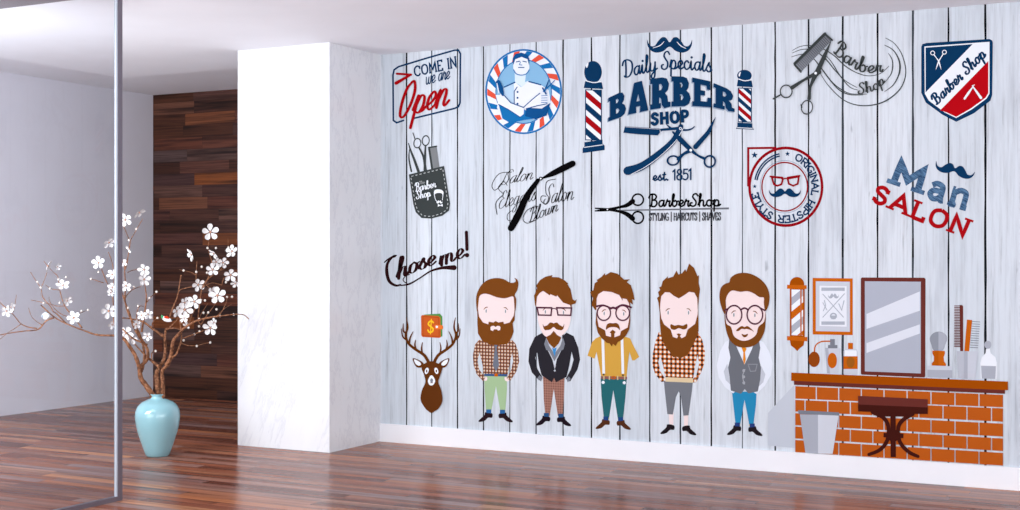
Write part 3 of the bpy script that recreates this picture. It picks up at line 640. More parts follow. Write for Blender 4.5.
# ---- COME IN we are Open
a = Art('open_sign_print', 'blue framed come-in-we-are-open lettering at the top left of the plank wall', 'wall print', (427, 122)).f(380, 40, 5.1)
fr = [(120, 410), (85, 422), (68, 410), (66, 180), (72, 152), (95, 136), (240, 92), (380, 52), (400, 52), (410, 70), (408, 320), (400, 340), (380, 349), (170, 400)]
a.line('frame', fr, 8, NV, n=4)
a.text('lettering#1', 'COME IN', NV, [(178, 185), (390, 138)], [(172, 138), (385, 85)], 7, CAPS, .13, .2, slabw=6)
a.text('lettering#2', 'we are', NV, [(233, 228), (355, 196)], [(233, 150), (355, 118)], 4.0, SCR, sp=.02, shear=.12)
a.text('lettering#3', 'Open', RD, [(88, 398), (345, 330)], [(112, 225), (368, 150)], 12, dict(SCR, O=(.62, [(K_, (.3, .98), (.12, .8), (.05, .4), (.1, .05), (.28, .0), (.45, .3), (.5, .7), (.38, .98), (.25, .95))])), sp=.02, shear=.15, contrast=.35)
a.line('flourish', [(85, 172), (158, 177)], [10, 11], RD); a.line('flourish', [(155, 178), (82, 220)], [10, 17], RD)
a.done()
# ---- pocket with tools
a = Art('tool_pocket_print', 'dark grey stitched barber pocket holding razor, scissors and comb', 'wall print', (430, 218)).f(380, 120, 5.1)
a.line('razor', [(145, 118), (158, 160), (176, 205), (196, 262)], [3, 9, 12, 14], DK, True)
a.line('razor', [(150, 150), (148, 200), (160, 262)], [3, 7, 8], DK, True)
a.line('scissors', [(168, 66), (178, 95)], 4, DK)
a.ell('scissors', 190, 118, 20, 27, DK, .1, .78); a.ell('scissors', 233, 105, 20, 28, DK, .1, .78)
a.line('scissors', [(200, 143), (222, 190), (232, 255)], [8, 10, 14], DK, True); a.line('scissors', [(232, 130), (230, 180), (228, 255)], [7, 10, 12], DK, True)
a.poly('comb', [(247, 140), (288, 132), (304, 245), (262, 255)], mat('#7d8082', name='comb grey')); a.line('comb', [(250, 142), (266, 250)], 10, DK); a.line('comb', [(248, 141), (288, 134)], 7, DK)
a.poly('pocket', [(147, 278), (326, 234), (357, 425), (352, 462), (318, 488), (262, 503), (212, 500), (182, 470), (170, 430)], DK)
st = [(157, 288), (320, 248), (347, 428), (340, 458), (310, 478), (262, 492), (217, 488), (192, 462), (180, 425), (157, 288)]
for i in range(34):
    p, q = along(st, (i+.15)/34), along(st, (i+.65)/34); a.line('stitching', [p, q], 2.6, mat('#c6c9c9', name='stitch'), rnd=False)
a.text('lettering#1', 'The', mat('#8d9090', name='faded white'), [(202, 328), (228, 322)], [(200, 314), (226, 308)], 2.4, dict(SCR, T=CAPS['T']), sp=.02)
a.text('lettering#2', 'Barber', WH, [(182, 366), (285, 342)], [(180, 322), (283, 300)], 4.2, SCR, sp=.05, contrast=.4)
a.text('lettering#3', 'Shop', WH, [(186, 404), (258, 388)], [(184, 364), (256, 348)], 4.2, SCR, sp=.05, contrast=.4)
a.poly('face_emblem', [(276, 385), (276, 362), (290, 354), (312, 356), (324, 368), (320, 392), (316, 375), (295, 372), (280, 378)], WH, True, 3)
a.line('face_emblem', [(277, 380), (284, 408), (300, 420)], 2.5, WH, True); a.line('face_emblem', [(321, 385), (318, 408)], 2.5, WH)
moustache(a, 'face_emblem', (303, 418), 32, 9, WH); a.poly('face_emblem', [(295, 428), (306, 434), (320, 428), (320, 442), (306, 437), (295, 443)], WH)
a.done()
# ---- Chose me!
a = Art('chose_me_lettering', 'dark brown swashed chose-me lettering above the deer head', 'wall print', (428, 282)).f(380, 200, 5.1)
a.line('letter_c', [(22, 318), (45, 300), (75, 286), (62, 292), (38, 325), (35, 370), (48, 415), (80, 436), (105, 432)], [5, 8, 13, 9, 13, 17, 15, 11, 8], BR_, True)
a.text('lettering#1', 'hose', BR_, [(88, 402), (282, 326)], [(92, 295), (286, 230)], 14, SCR, sp=.04, shear=.05, contrast=.78)
a.text('lettering#2', 'me!', BR_, [(308, 334), (456, 282)], [(305, 240), (448, 186)], 13.5, SCR, sp=.06, shear=.0, contrast=.78)
a.line('swash', [(105, 436), (150, 428), (200, 400), (260, 362), (320, 346), (378, 345)], [5, 9, 6, 8, 14, 26], BR_, True)
a.line('swash', [(140, 428), (118, 410), (128, 390), (150, 380)], 4, BR_, True)
a.done()
# ---- deer head
a = Art('deer_head_print', 'brown antlered deer head silhouette below the orange wallet', 'wall print', (430, 412)).f(390, 300, 4.25)
DB = mat('#5e3214', name='deer brown')
for sgn in (1, -1):
    X = lambda x: 176+sgn*(x-176)*(1.0 if sgn > 0 else 1.05)
    a.line('antler#%d' % sgn, [(X(186), 268), (X(205), 235), (X(240), 210), (X(268), 185), (X(280), 150), (X(272), 115), (X(278), 75)], [13, 12, 11, 10, 9, 7, 2], DB, True)
    for q in ([(212, 232), (216, 205), (212, 180)], [(238, 212), (243, 190), (240, 170)], [(266, 186), (262, 160), (250, 134)], [(276, 170), (292, 155), (298, 122)], [(280, 140), (290, 130), (290, 100)]):
        a.line('antler#%d' % sgn, [(X(x), y) for x, y in q], [8, 6, 2], DB, True)
    a.poly('ear#%d' % sgn, [(X(205), 282), (X(215), 262), (X(250), 247), (X(247), 268), (X(232), 287)], DB, True, 4)
    a.poly('ear#%d' % sgn, [(X(218), 274), (X(225), 262), (X(246), 252), (X(241), 270), (X(228), 279)], WH, True, 4)
a.poly('head', [(176, 260), (200, 268), (222, 285), (210, 330), (205, 350), (218, 385), (222, 430), (205, 462), (190, 472), (176, 480), (162, 472), (148, 458), (130, 425), (135, 385), (150, 350), (145, 320), (134, 288), (150, 268)], DB, True, 4)
for x, r in ((156, .3), (197, -.3)):
    a.ell('eye#%d' % x, x, 301, 8, 14, WH, r); a.ell('eye#%d' % x, x, 302, 3, 6, DB)
a.poly('muzzle', [(176, 320), (186, 328), (192, 345), (184, 360), (176, 363), (167, 360), (161, 345), (167, 328)], WH, True, 4)
a.ell('muzzle', 177, 342, 6, 9, GRD); a.line('muzzle', [(172, 352), (182, 352)], 2, DB)
a.done()
a = Art('wallet_print', 'orange wallet with a yellow dollar sign between the antlers', 'wall print', (431, 337), e0=.003).f(390, 300, 4.25)
a.poly('banknotes', [(145, 62), (212, 58), (222, 70), (222, 155), (150, 158)], mat('#4f8a44', name='note green'))
a.poly('cover', [(136, 64), (205, 68), (214, 75), (216, 158), (208, 161), (138, 157), (133, 150), (132, 70)], mat('#c25a28', name='wallet orange')); a.line('cover', [(140, 70), (207, 74), (209, 155), (140, 152)], 1.6, mat('#9b3f18', name='wallet seam'), closed=True)
a.poly('strap', [(190, 105), (222, 107), (226, 114), (224, 124), (190, 124)], mat('#e2742f', name='wallet strap')); a.ell('clasp', 199, 114, 5, 5.5, WH)
YL = mat('#f2c02c', name='dollar yellow')
a.line('dollar_sign', [(184, 96), (178, 90), (168, 92), (163, 103), (172, 112), (183, 122), (180, 134), (168, 137), (161, 128)], 6, YL, True); a.line('dollar_sign', [(176, 82), (172, 144)], 4, YL)
a.done()
# ---- round barber emblem
a = Art('round_barber_emblem', 'round blue emblem of a crossed-arm barber inside a striped ring', 'wall print', (523, 134)).f(475, 40, 5.1)
BL = mat('#1d6fae', name='emblem blue'); SKY = mat('#86b6d8', name='emblem sky'); ORR = mat('#e0553f', name='emblem red'); DB2 = mat('#164f88', name='emblem dark blue')
cx, cy, rx, ry, ro = 248, 263, 196, 217, .0
a.ell('ring', cx, cy, rx, ry, BL, n=56); a.ell('ring', cx, cy, rx-9, ry-9, WH, n=56)
def seg(t0, t1, m, tw=.16):
    pts = []
    for k in range(7): t = t0+(t1-t0)*k/6; pts.append((cx+(rx-10)*math.cos(t), cy+(ry-10)*math.sin(t)))
    for k in range(7): t = t1-(t1-t0)*k/6-tw; pts.append((cx+(rx-52)*math.cos(t), cy+(ry-52)*math.sin(t)))
    a.poly('stripes', pts, m)
for k in range(18):
    t = 2*math.pi*k/18; seg(t-.09, t+.075, ORR if k % 2 else BL)
a.ell('background', cx, cy, rx-52, ry-52, BL, n=48); a.ell('background', cx, cy, rx-57, ry-57, SKY, n=48)
a.poly('coat', [(205, 215), (150, 240), (120, 290), (112, 345), (135, 400), (180, 420), (250, 400), (330, 405), (370, 370), (385, 310), (375, 255), (330, 225), (270, 208), (235, 240)], WH)
a.poly('coat', [(198, 220), (150, 242), (128, 285), (190, 335), (200, 325), (200, 262)], mat('#b9d3e8', name='coat shade')); a.line('coat', [(205, 215), (150, 240)], 6, DB2); a.line('coat', [(275, 212), (335, 228)], 6, DB2)
a.line('coat', [(200, 330), (200, 262), (215, 240)], 4, DB2)
for y in (265, 295, 325): a.ell('coat', 217, y, 5, 5, DB2)
a.poly('neck', [(202, 150), (270, 150), (270, 212), (240, 240), (204, 214)], mat('#d9e8f4', name='pale skin blue')); a.poly('neck', [(262, 150), (276, 150), (272, 208), (255, 215)], SKY)
a.poly('head', [(196, 95), (205, 75), (236, 66), (266, 78), (276, 100), (276, 150), (264, 172), (236, 178), (208, 172), (196, 150)], WH, True, 4)
a.poly('hair', [(194, 130), (192, 95), (205, 72), (236, 64), (268, 76), (278, 98), (276, 130), (268, 98), (238, 86), (206, 98)], DB2)
a.line('face', [(210, 112), (228, 108)], 4, DB2); a.line('face', [(244, 108), (262, 112)], 4, DB2); a.line('face', [(232, 112), (226, 126), (240, 128)], 3, BL); a.line('face', [(222, 140), (250, 140)], 4, DB2)
a.line('face', [(197, 152), (210, 172), (236, 179), (262, 172), (276, 152)], 4, BL, True)
a.poly('sleeve#1', [(118, 320), (170, 345), (245, 350), (285, 375), (310, 400), (250, 408), (180, 424), (140, 400)], BL)
a.poly('sleeve#2', [(385, 320), (340, 350), (262, 345), (255, 388), (310, 405), (365, 385)], DB2)
a.poly('arm#1', [(105, 280), (145, 280), (180, 318), (250, 345), (248, 378), (228, 392), (170, 352), (118, 325)], WH); a.line('arm#1', [(120, 328), (175, 358), (230, 394)], 4, DB2); a.line('arm#1', [(150, 284), (182, 320), (250, 345)], 4, DB2)
a.poly('arm#2', [(248, 345), (290, 305), (330, 275), (372, 285), (368, 325), (320, 332), (262, 348)], WH); a.line('arm#2', [(248, 343), (292, 303), (330, 272)], 4, DB2); a.line('arm#2', [(262, 350), (318, 335), (368, 325)], 4, DB2)
for i in range(4): a.line('arm#2', [(338, 285+i*11), (368, 283+i*12)], 2.5, BL)
a.line('razor', [(118, 215), (130, 245), (142, 280)], [22, 26, 12], DB2); a.line('razor', [(112, 222), (122, 270)], 4, WH)
a.line('scissors', [(378, 200), (356, 258)], [3, 8], DB2); a.line('scissors', [(408, 205), (350, 262)], [3, 8], BL); a.line('scissors', [(345, 245), (362, 275)], 7, DB2)
a.done()
# ---- Salon script with razor
a = Art('salon_script_lettering', 'thin black salon script crossed by an open black straight razor', 'wall print', (535, 230)).f(485, 150, 5.67)
a.text('lettering#1', 'Salon', BK, [(92, 200), (268, 165)], [(112, 118), (285, 85)], 3.8, SCR, sp=.02, shear=.2, contrast=.6)
a.line('flourish#1', [(150, 125), (80, 135), (40, 195), (55, 228), (92, 195), (125, 130)], 3, BK, True)
a.text('lettering#2', 'Elegans', BK, [(75, 335), (285, 285)], [(90, 235), (300, 190)], 3.8, SCR, sp=.02, shear=.1, contrast=.6)
a.line('flourish#2', [(100, 245), (75, 215), (105, 180), (125, 200)], 3, BK, True); a.line('flourish#3', [(95, 260), (62, 300), (68, 365)], 3.5, BK, True)
a.line('flourish#4', [(150, 345), (128, 365), (128, 395), (150, 400), (165, 370)], 2.5, BK, True)
a.text('lettering#3', 'Salon', BK, [(330, 312), (500, 280)], [(352, 195), (520, 180)], 3.8, SCR, sp=.02, shear=.05, contrast=.6)
a.line('flourish#5', [(400, 165), (350, 180), (345, 240), (360, 270), (345, 305), (318, 290), (320, 262), (345, 262)], 3, BK, True)
a.text('lettering#4', 'Blown', BK, [(248, 412), (412, 345)], [(262, 325), (428, 262)], 3.8, SCR, sp=.02, shear=.05, contrast=.6)
a.line('flourish#6', [(300, 318), (240, 340), (215, 390), (240, 415), (290, 395)], 3, BK, True)
a.line('razor_handle', [(147, 443), (190, 365), (235, 265), (300, 172)], [36, 40, 34, 22], BK, True)
a.line('razor_blade', [(325, 160), (380, 135), (440, 105), (497, 77)], [8, 30, 36, 34], BK)
a.ell('razor_pin', 316, 162, 11, 11, BK); a.ell('razor_pin', 316, 162, 5, 5, WH)
a.done()
# ---- barber poles
def pole(name, lab, T, cx, wd, ytop, y0, y1, ybot, skew, base, nst, sl=0):
    a = Art('barber_pole_print', lab, 'wall print', base, 'striped navy barber poles').f(*T)
    a.ell('finial', cx-2, (ytop+y0-36)/2, wd*.49, (y0-36-ytop)/2+2, NV); a.poly('finial', [(cx-wd*.42, ytop+22), (cx-wd*.3, ytop+8), (cx-wd*.28, ytop+14), (cx-wd*.36, ytop+34)], WH, True, 3)
    a.poly('collar#1', [(cx-wd*.46, y0-44), (cx+wd*.46, y0-38), (cx+wd*.54, y0-4), (cx-wd*.54, y0-9)], NV); a.line('collar#1', [(cx-wd*.4, y0-46), (cx, y0-37), (cx+wd*.4, y0-42)], 4, WH, True)
    xl, xr = cx-wd*.44, cx+wd*.44
    a.poly('cylinder', [(xl, y0), (xr, y0+2), (xr, y1+2), (xl, y1)], WH)
    h = (y1-y0)/nst
    for k in range(-1, nst+1):
        for m, f0, f1 in ((RD, 0, .28), (NV, .5, .78)):
            ya, yb = y0+(k+f0)*h, y0+(k+f1)*h
            pl = [(xl, ya), (xr, ya+skew), (xr, yb+skew), (xl, yb)]
            # clip to the cylinder
            out = []
            for i in range(4):
                p, q = pl[i], pl[(i+1) % 4]
                for lo, hi in ((0, 0),):
                    out.append(p)
            pl = clip(clip(out, y0, True), y1, False)
            if len(pl) > 2: a.poly('stripes', pl, m)
    a.line('cylinder_frame', [(xl, y0), (xr, y0+2), (xr, y1+2), (xl, y1)], 4, NV, closed=True)
    S_ = lambda P: [(x, y+(x-cx)*sl) for x, y in P]
    a.poly('collar#2', S_([(cx-wd*.5, y1+6), (cx+wd*.5, y1+6), (cx+wd*.5, y1+26), (cx+wd*.62, y1+38), (cx+wd*.62, ybot-2), (cx-wd*.6, ybot-2), (cx-wd*.6, y1+38), (cx-wd*.5, y1+26)]), NV)
    a.line('collar#2', S_([(cx-wd*.5, y1+32), (cx+wd*.5, y1+32)]), 3, WH)
    a.done()
def clip(P, y, above):
    out = []
    ins = (lambda p: p[1] >= y) if above else (lambda p: p[1] <= y)
    for i in range(len(P)):
        p, q = P[i], P[(i+1) % len(P)]
        if ins(p): out.append(p)
        if ins(p) != ins(q):
            t = (y-p[1])/(q[1]-p[1]); out.append((p[0]+(q[0]-p[0])*t, y))
    return out
pole('barber_pole_print', 'larger striped navy barber pole left of the big navy barber lettering', (575, 30, 5.1), 94, 92, 160, 305, 560, 622, 70, (593, 152), 2, -.14)
pole('barber_pole_print', 'smaller striped navy barber pole right of the big navy barber lettering', (665, 30, 5.1), 407, 76, 205, 296, 468, 508, 60, (745, 129), 2, .05)
# ---- big BARBER SHOP
a = Art('barber_shop_headline', 'large arched navy daily specials barber shop lettering with moustache', 'wall print', (669, 128)).f(575, 30, 5.1)
a.f(0, 0, 1)
moustache(a, 'moustache', (669.6, 45), 45, 9, NV)
a.line('moustache', [(653, 48), (660, 45.5), (664, 41.5)], [.3, .8, .3], WH, True); a.line('moustache', [(677, 42), (681, 46), (686, 48.5)], [.3, .8, .3], WH, True)
a.text('lettering#1', 'Daily Specials', NV, [(624, 78), (668, 69), (711.5, 72)], [(623, 61), (668, 51.5), (712, 55)], 1.45, SCR, sp=.03, contrast=.2)
top = [(611, 93.5), (635, 85.5), (655, 81), (675, 79.5), (700, 81), (728, 87.5)]; bot = [(611, 118), (635, 111.7), (655, 106.5), (675, 103.7), (700, 103.6), (728, 108.5)]
FAT = {
'B': ([(0, 0), (0, .17), (.1, .17), (.1, .83), (0, .83), (0, 1), (.6, 1), (.8, .95), (.91, .78), (.88, .62), (.78, .53), (.93, .43), (1, .26), (.92, .08), (.7, 0)], [[(.44, .63), (.44, .79), (.53, .79), (.59, .71), (.53, .63)], [(.44, .21), (.44, .4), (.55, .4), (.63, .305), (.55, .21)]]),
'A': ([(0, 0), (.05, .16), (.3, 1), (.68, 1), (.95, .16), (1, 0), (.58, 0), (.6, .2), (.4, .2), (.42, 0)], [[(.42, .37), (.58, .37), (.5, .6)]]),
'R': ([(0, 0), (0, .17), (.1, .17), (.1, .83), (0, .83), (0, 1), (.6, 1), (.82, .94), (.93, .76), (.88, .56), (.73, .47), (.85, .36), (.88, .18), (1, .16), (1, 0), (.7, -.02), (.57, .1), (.54, .3), (.45, .36), (.45, .17), (.53, .17), (.53, 0)], [[(.44, .59), (.44, .79), (.54, .79), (.61, .69), (.54, .59)]]),
'E': ([(0, 0), (0, .17), (.1, .17), (.1, .83), (0, .83), (0, 1), (.95, 1), (.95, .66), (.78, .66), (.74, .8), (.44, .8), (.44, .6), (.67, .6), (.67, .42), (.44, .42), (.44, .2), (.78, .2), (.8, .36), (1, .36), (1, 0)], [])}
QD = [('B', 608.2, 625.2, 98.0, 89.5, 121.5, 115.5), ('A', 627.9, 647.6, 84.5, 79, 114.8, 110.3), ('R', 650.1, 669.7, 79, 76.3, 109.8, 106.6), ('B', 671.4, 689.9, 76.2, 76.8, 106.6, 106), ('E', 692.2, 710.5, 77.4, 81.5, 106, 107.3), ('R', 713.6, 733.8, 83, 91.5, 107.3, 112)]
LO = mat('#93a4b8', name='letter outline')
for ps, m_ in ((1, LO), (0, NV)):
    for i, (ch, x0, x1, tl, tr, bl, br) in enumerate(QD):
        def mp(x, y): return (x0+(x1+.8-x0)*x-ps*.95, (bl+(br-bl)*x)*(1-y)+(tl+(tr-tl)*x)*y+ps*1.0)
        o_, hs = FAT[ch]; a.poly('letter_shadow' if ps else 'letter_'+ch.lower()+'#%d' % i, [mp(*p) for p in o_], m_, holes=[[mp(*p) for p in h] for h in hs])
a.text('lettering#3', 'SHOP', NV, [(652, 124.5), (688, 121)], [(652, 114), (687, 110.8)], 2.9, CAPS, .16, .34, slabw=2.2)
a.text('lettering#4', 'est. 1851', NV, [(653, 180.5), (692, 179.5)], [(653, 171), (692, 169)], 1.2, SCR, sp=.08)
a.f(610, 110, 6.375)
a.poly('razor', [(95, 104), (315, 118), (318, 145), (305, 162), (180, 155), (85, 145)], NV); a.line('razor', [(100, 108), (310, 122)], 2, GRL)
a.poly('razor', [(318, 120), (450, 105), (465, 122), (440, 130), (325, 138)], NV); a.line('razor', [(330, 136), (425, 130)], 4, GRL)
a.line('razor', [(450, 125), (490, 128), (520, 120), (538, 106)], [14, 11, 8, 5], NV, True); a.line('razor', [(360, 92), (385, 115)], [4, 14], NV)
a.line('razor', [(452, 105), (400, 200), (300, 290), (200, 360), (112, 388)], [30, 36, 42, 50, 54], NV, True); a.line('razor', [(465, 120), (420, 195), (330, 285), (230, 360), (135, 410)], 3, WH, True)
a.ell('razor', 449, 118, 9, 9, WH); a.ell('razor', 449, 118, 5, 5, NV)
a.line('scissors', [(672, 48), (625, 145), (545, 235)], [2, 26, 30], NV); a.line('scissors', [(515, 258), (470, 280), (435, 312)], [26, 16, 22], NV, True)
a.line('scissors', [(400, 140), (450, 190), (515, 255)], [10, 32, 28], NV); a.line('scissors', [(515, 255), (560, 290), (602, 310)], [24, 12, 18], NV, True)
a.ell('scissors', 402, 322, 42, 34, NV, -.1, .7); a.ell('scissors', 636, 328, 40, 42, NV, .2, .72); a.ell('scissors', 515, 256, 9, 9, WH)
a.done()
# ---- BarberShop with horizontal scissors
a = Art('barber_shop_scissors_logo', 'black open scissors lying left of cursive barber shop and small capitals', 'wall print', (665, 222)).f(590, 180, 6.8)
a.line('underline', [(150, 208), (945, 193)], [8, 12], mat('#6d7076', name='underline grey'), rnd=False)
a.line('scissors', [(36, 210), (120, 202), (200, 185), (250, 172), (290, 145)], [8, 20, 16, 26, 34], BK, True); a.line('scissors', [(36, 192), (120, 200), (200, 214), (250, 232), (290, 262)], [8, 16, 18, 28, 34], BK, True)
a.ell('scissors', 325, 134, 44, 44, BK, 0, .74); a.ell('scissors', 325, 255, 44, 46, BK, 0, .74); a.ell('scissors', 118, 201, 5, 5, WH)
a.text('lettering#1', 'BarberShop', BK, [(405, 182), (885, 176)], [(405, 98), (885, 92)], 9.5, SCR, sp=.04)
a.text('lettering#2', 'STYLING | HAIRCUTS | SHAVES', mat('#3a3b40', name='dark ink grey'), [(402, 276), (888, 272)], [(402, 226), (888, 222)], 5.2, CAPS, .0, .18)
a.done()
# ---- scissors & comb with swirls
a = Art('scissors_and_comb_swirl', 'grey scissors and comb with thin swirling lines and curved barber shop script', 'wall print', (840, 116)).f(765, 20, 5.1)
SW = [([(140, 155), (180, 135), (230, 130), (290, 145), (350, 180), (410, 235), (470, 270), (530, 285), (590, 272), (632, 235)], 3), ([(140, 168), (190, 150), (250, 155), (310, 200), (360, 260), (410, 310), (470, 345)], 3.5),
      ([(135, 188), (190, 175), (240, 190), (290, 250), (340, 315), (390, 355), (440, 376), (520, 378)], 4), ([(300, 170), (340, 215), (380, 280), (430, 340), (475, 358)], 3), ([(275, 260), (320, 330), (390, 400), (460, 432), (540, 435), (620, 410), (690, 350), (718, 270), (700, 180), (660, 120), (615, 92)], 4),
      ([(610, 128), (655, 155), (685, 210), (685, 270), (655, 330), (610, 365)], 6), ([(630, 170), (650, 210), (645, 270), (610, 320)], 3), ([(310, 280), (370, 350), (430, 380), (500, 382)], 3)]
for i, (p, w) in enumerate(SW): a.line('swirl#%d' % i, p, [2, w+2, 2], DK, True)
cb = mat('#5a5d62', name='comb body'); 
a.poly('comb', [(150, 225), (305, 68), (343, 103), (182, 267)], mat('#8b8f97', name='comb teeth'))
for i in range(22):
    t = i/21; p = (156+150*t, 228-152*t); a.line('comb', [p, (p[0]+30, p[1]+32)], 3.2, cb)
a.line('comb', [(152, 222), (306, 70)], 14, DK); a.line('comb', [(306, 70), (343, 103)], 8, DK); a.line('comb', [(150, 228), (183, 265)], 8, DK)
a.line('scissors', [(337, 108), (305, 180), (262, 275)], [2, 20, 26], DK); a.line('scissors', [(262, 270), (232, 340), (225, 400)], [26, 12, 18], DK, True); a.line('scissors', [(275, 265), (200, 305), (138, 345)], [24, 12, 20], DK, True)
a.ell('scissors', 108, 364, 33, 35, DK, 0, .82); a.ell('scissors', 214, 445, 31, 38, DK, .2, .84); a.line('scissors', [(78, 382), (42, 402)], 7, DK); a.line('scissors', [(184, 432), (188, 445)], 6, DK); a.ell('scissors', 258, 271, 7, 7, WH)
a.text('lettering#1', 'Barber', DK, [(348, 168), (430, 232), (510, 268), (600, 262)], [(385, 100), (455, 160), (525, 195), (590, 195)], 8.5, SCR, sp=.06, contrast=.5, shear=.05)
a.text('lettering#2', 'Shop', DK, [(478, 378), (560, 358), (612, 318)], [(470, 325), (540, 305), (590, 270)], 7, SCR, sp=.06, contrast=.5)
a.done()
# ---- shield
a = Art('shield_badge', 'navy and red shield badge with a white diagonal barber shop band', 'wall print', (957, 122)).f(915, 30, 5.1)
a.poly('shield', [(38, 72), (60, 66), (380, 46), (394, 54), (397, 65), (394, 330), (385, 360), (300, 425), (210, 468), (140, 432), (55, 370), (32, 320), (32, 85)], NV)
a.poly('shield', [(48, 84), (380, 60), (380, 325), (365, 350), (290, 405), (210, 449), (150, 420), (70, 360), (50, 325)], WH)
a.poly('navy_field', [(54, 90), (294, 72), (54, 318)], NV); a.poly('red_field', [(374, 158), (374, 322), (360, 345), (285, 400), (210, 443), (160, 420), (128, 410)], mat('#b30c17', name='badge red'))
a.text('lettering', 'Barber Shop', NV, [(112, 382), (362, 132)], [(76, 342), (326, 84)], 9, SCR, sp=.1, shear=.1, contrast=.3)
scissor(a, 'scissors', (121, 158), [(106, 203), (134, 203)], [(150, 113), (90, 117)], 6, WH, 12, 4)
a.line('razor', [(253, 350), (275, 318), (298, 286)], [10, 11, 3], WH); a.line('razor', [(292, 284), (312, 312), (336, 346)], [4, 9, 13], WH, True); a.line('razor', [(292, 284), (304, 280)], 3, WH)
a.done()
# ---- Original hipster style
a = Art('hipster_round_badge', 'red ring badge with glasses and moustache and round hipster style lettering', 'wall print', (785, 228)).f(740, 140, 5.37)
RD2 = mat('#8f101b', name='badge dark red')
a.line('outer_ring', [(195, 42), (44, 44), (44, 250)], 11, RD2, rnd=False); a.ell('outer_ring', 246, 251, 202, 216, RD2, 0, .93, n=64)
a.ell('inner_ring', 240, 251, 126, 134, RD2, 0, .945, n=48); a.ell('inner_ring', 240, 251, 133, 142, mat('#7388a3', name='thin blue'), 0, .985, n=48)
def star(x, y, r): a.poly('star#%d' % x, [(x+(r if i % 2 == 0 else r*.42)*math.sin(i*math.pi/5), y-(r if i % 2 == 0 else r*.42)*math.cos(i*math.pi/5)) for i in range(10)], NV)
star(78, 81, 19); star(255, 74, 14); star(79, 249, 12)
for r in (152, 163): a.line('arc_lines', arcp(240, 251, r, r*1.1, 192, 260), 7, NV, rnd=False)
a.text('lettering#1', 'ORIGINAL', NV, arcp(240, 251, 147, 157, -68, 15, 30), arcp(240, 251, 181, 193, -68, 15, 30), 7, CAPS, .12, .16)
a.text('lettering#2', 'HIPSTER', NV, arcp(240, 251, 147, 157, 26, 102, 30), arcp(240, 251, 181, 193, 26, 102, 30), 7, CAPS, .12, .16)
a.text('lettering#3', 'STYLE', NV, arcp(240, 251, 147, 157, 115, 168, 30), arcp(240, 251, 181, 193, 115, 168, 30), 7, CAPS, .12, .16)
moustache(a, 'moustache', (241, 284), 170, 27, NV)
a.line('glasses', [(170, 200), (222, 203), (230, 212), (222, 238), (200, 246), (182, 238), (172, 205)], 9, RD2, closed=True); a.line('glasses', [(256, 208), (316, 196), (310, 235), (286, 246), (262, 235)], 9, RD2, closed=True)
a.line('glasses', [(228, 212), (242, 206), (257, 210)], 6, RD2, True); a.line('glasses', [(163, 196), (228, 202)], 9, RD2); a.line('glasses', [(256, 202), (320, 192)], 9, RD2)
a.done()
# ---- Man SALON
a = Art('man_salon_lettering', 'tilted hatched blue and red man salon lettering with a small moustache', 'wall print', (918, 238)).f(860, 150, 5.37)
a.text('lettering#1', 'M', M_scr, [(172, 172), (318, 222)], [(208, 64), (358, 112)], 33, CAPS, .21, .3, slabw=24)
a.text('lettering#1', 'an', M_scr, [(362, 254), (570, 314)], [(400, 105), (612, 170)], 27, CAPS, .14, .2, slabw=18)
a.text('lettering#2', 'SALON', RD, [(68, 272), (310, 372), (556, 462)], [(98, 192), (345, 290), (592, 378)], 19, CAPS, .2, .28, slabw=12)
moustache(a, 'moustache', (508, 108), 215, 35, NV, .27)
a.done()
# ================================================================== THE FIVE BEARDED MEN
def eyes(a, pts, T=None):
    for i, (x, y, s_) in enumerate(pts):
        a.ell('head>eye#%d' % i, x, y, 4.5, 13, WH); a.ell('head>eye#%d' % i, x, y+1, 3.4, 11, EYE)
        a.line('head>eyebrow#%d' % i, [(x-14*s_, y-8), (x-2*s_, y-20), (x+10*s_, y-22)], [2, 5, 2], HAIR, True)
def shoes(a, L, R, m, socks):
    for k, (P, s_) in enumerate(((L, -1), (R, 1))):
        x, y = P
        a.poly('shoe#%d' % k, [(x-s_*16, y-14), (x+s_*18, y-20), (x+s_*24, y-4), (x+s_*52, y+22), (x+s_*48, y+30), (x+s_*22, y+24), (x+s_*4, y+8), (x-s_*16, y+8)], m, True, 3)
        if socks: a.poly('sock#%d' % k, [(x-s_*12, y-34), (x+s_*14, y-34), (x+s_*14, y-16), (x-s_*12, y-14)], socks)
G5 = 'five bearded cartoon men in a row'
# man 1
a = Art('bearded_man_print', 'printed bearded man in brown plaid shirt, grey tie and pale green trousers', 'wall print', (496, 423)).f(465, 340, 5.1)
a.poly('trousers', [(98, 180), (213, 180), (214, 250), (205, 368), (181, 370), (158, 235), (132, 370), (108, 370), (100, 250)], mat('#a3bf94', name='pale green cloth'))
shoes(a, (122, 388), (190, 390), mat('#2a1b20', name='dark shoe'), mat('#2f6299', name='blue sock'))
a.poly('hand#1', [(93, 190), (112, 188), (112, 205), (100, 208)], SKIN, True, 3); a.poly('hand#2', [(202, 190), (226, 194), (222, 210), (206, 208)], SKIN, True, 3)
a.poly('shirt', [(70, 0), (240, 0), (258, 20), (272, 60), (276, 110), (262, 160), (232, 208), (212, 196), (236, 150), (246, 105), (240, 65), (226, 130), (216, 182), (96, 182), (90, 130), (74, 62), (64, 105), (72, 150), (104, 192), (92, 210), (60, 175), (44, 130), (40, 80), (50, 25)], M_pl1)
a.line('belt', [(98, 178), (214, 180)], 11, mat('#3b5b87', name='blue belt'), rnd=False); a.quad('buckle', 150, 172, 168, 186, ORG)
a.poly('tie', [(148, 22), (165, 22), (162, 42), (174, 130), (158, 160), (142, 130), (152, 42)], mat('#6d7380', name='grey tie'))
a.f(465, 265, 6)
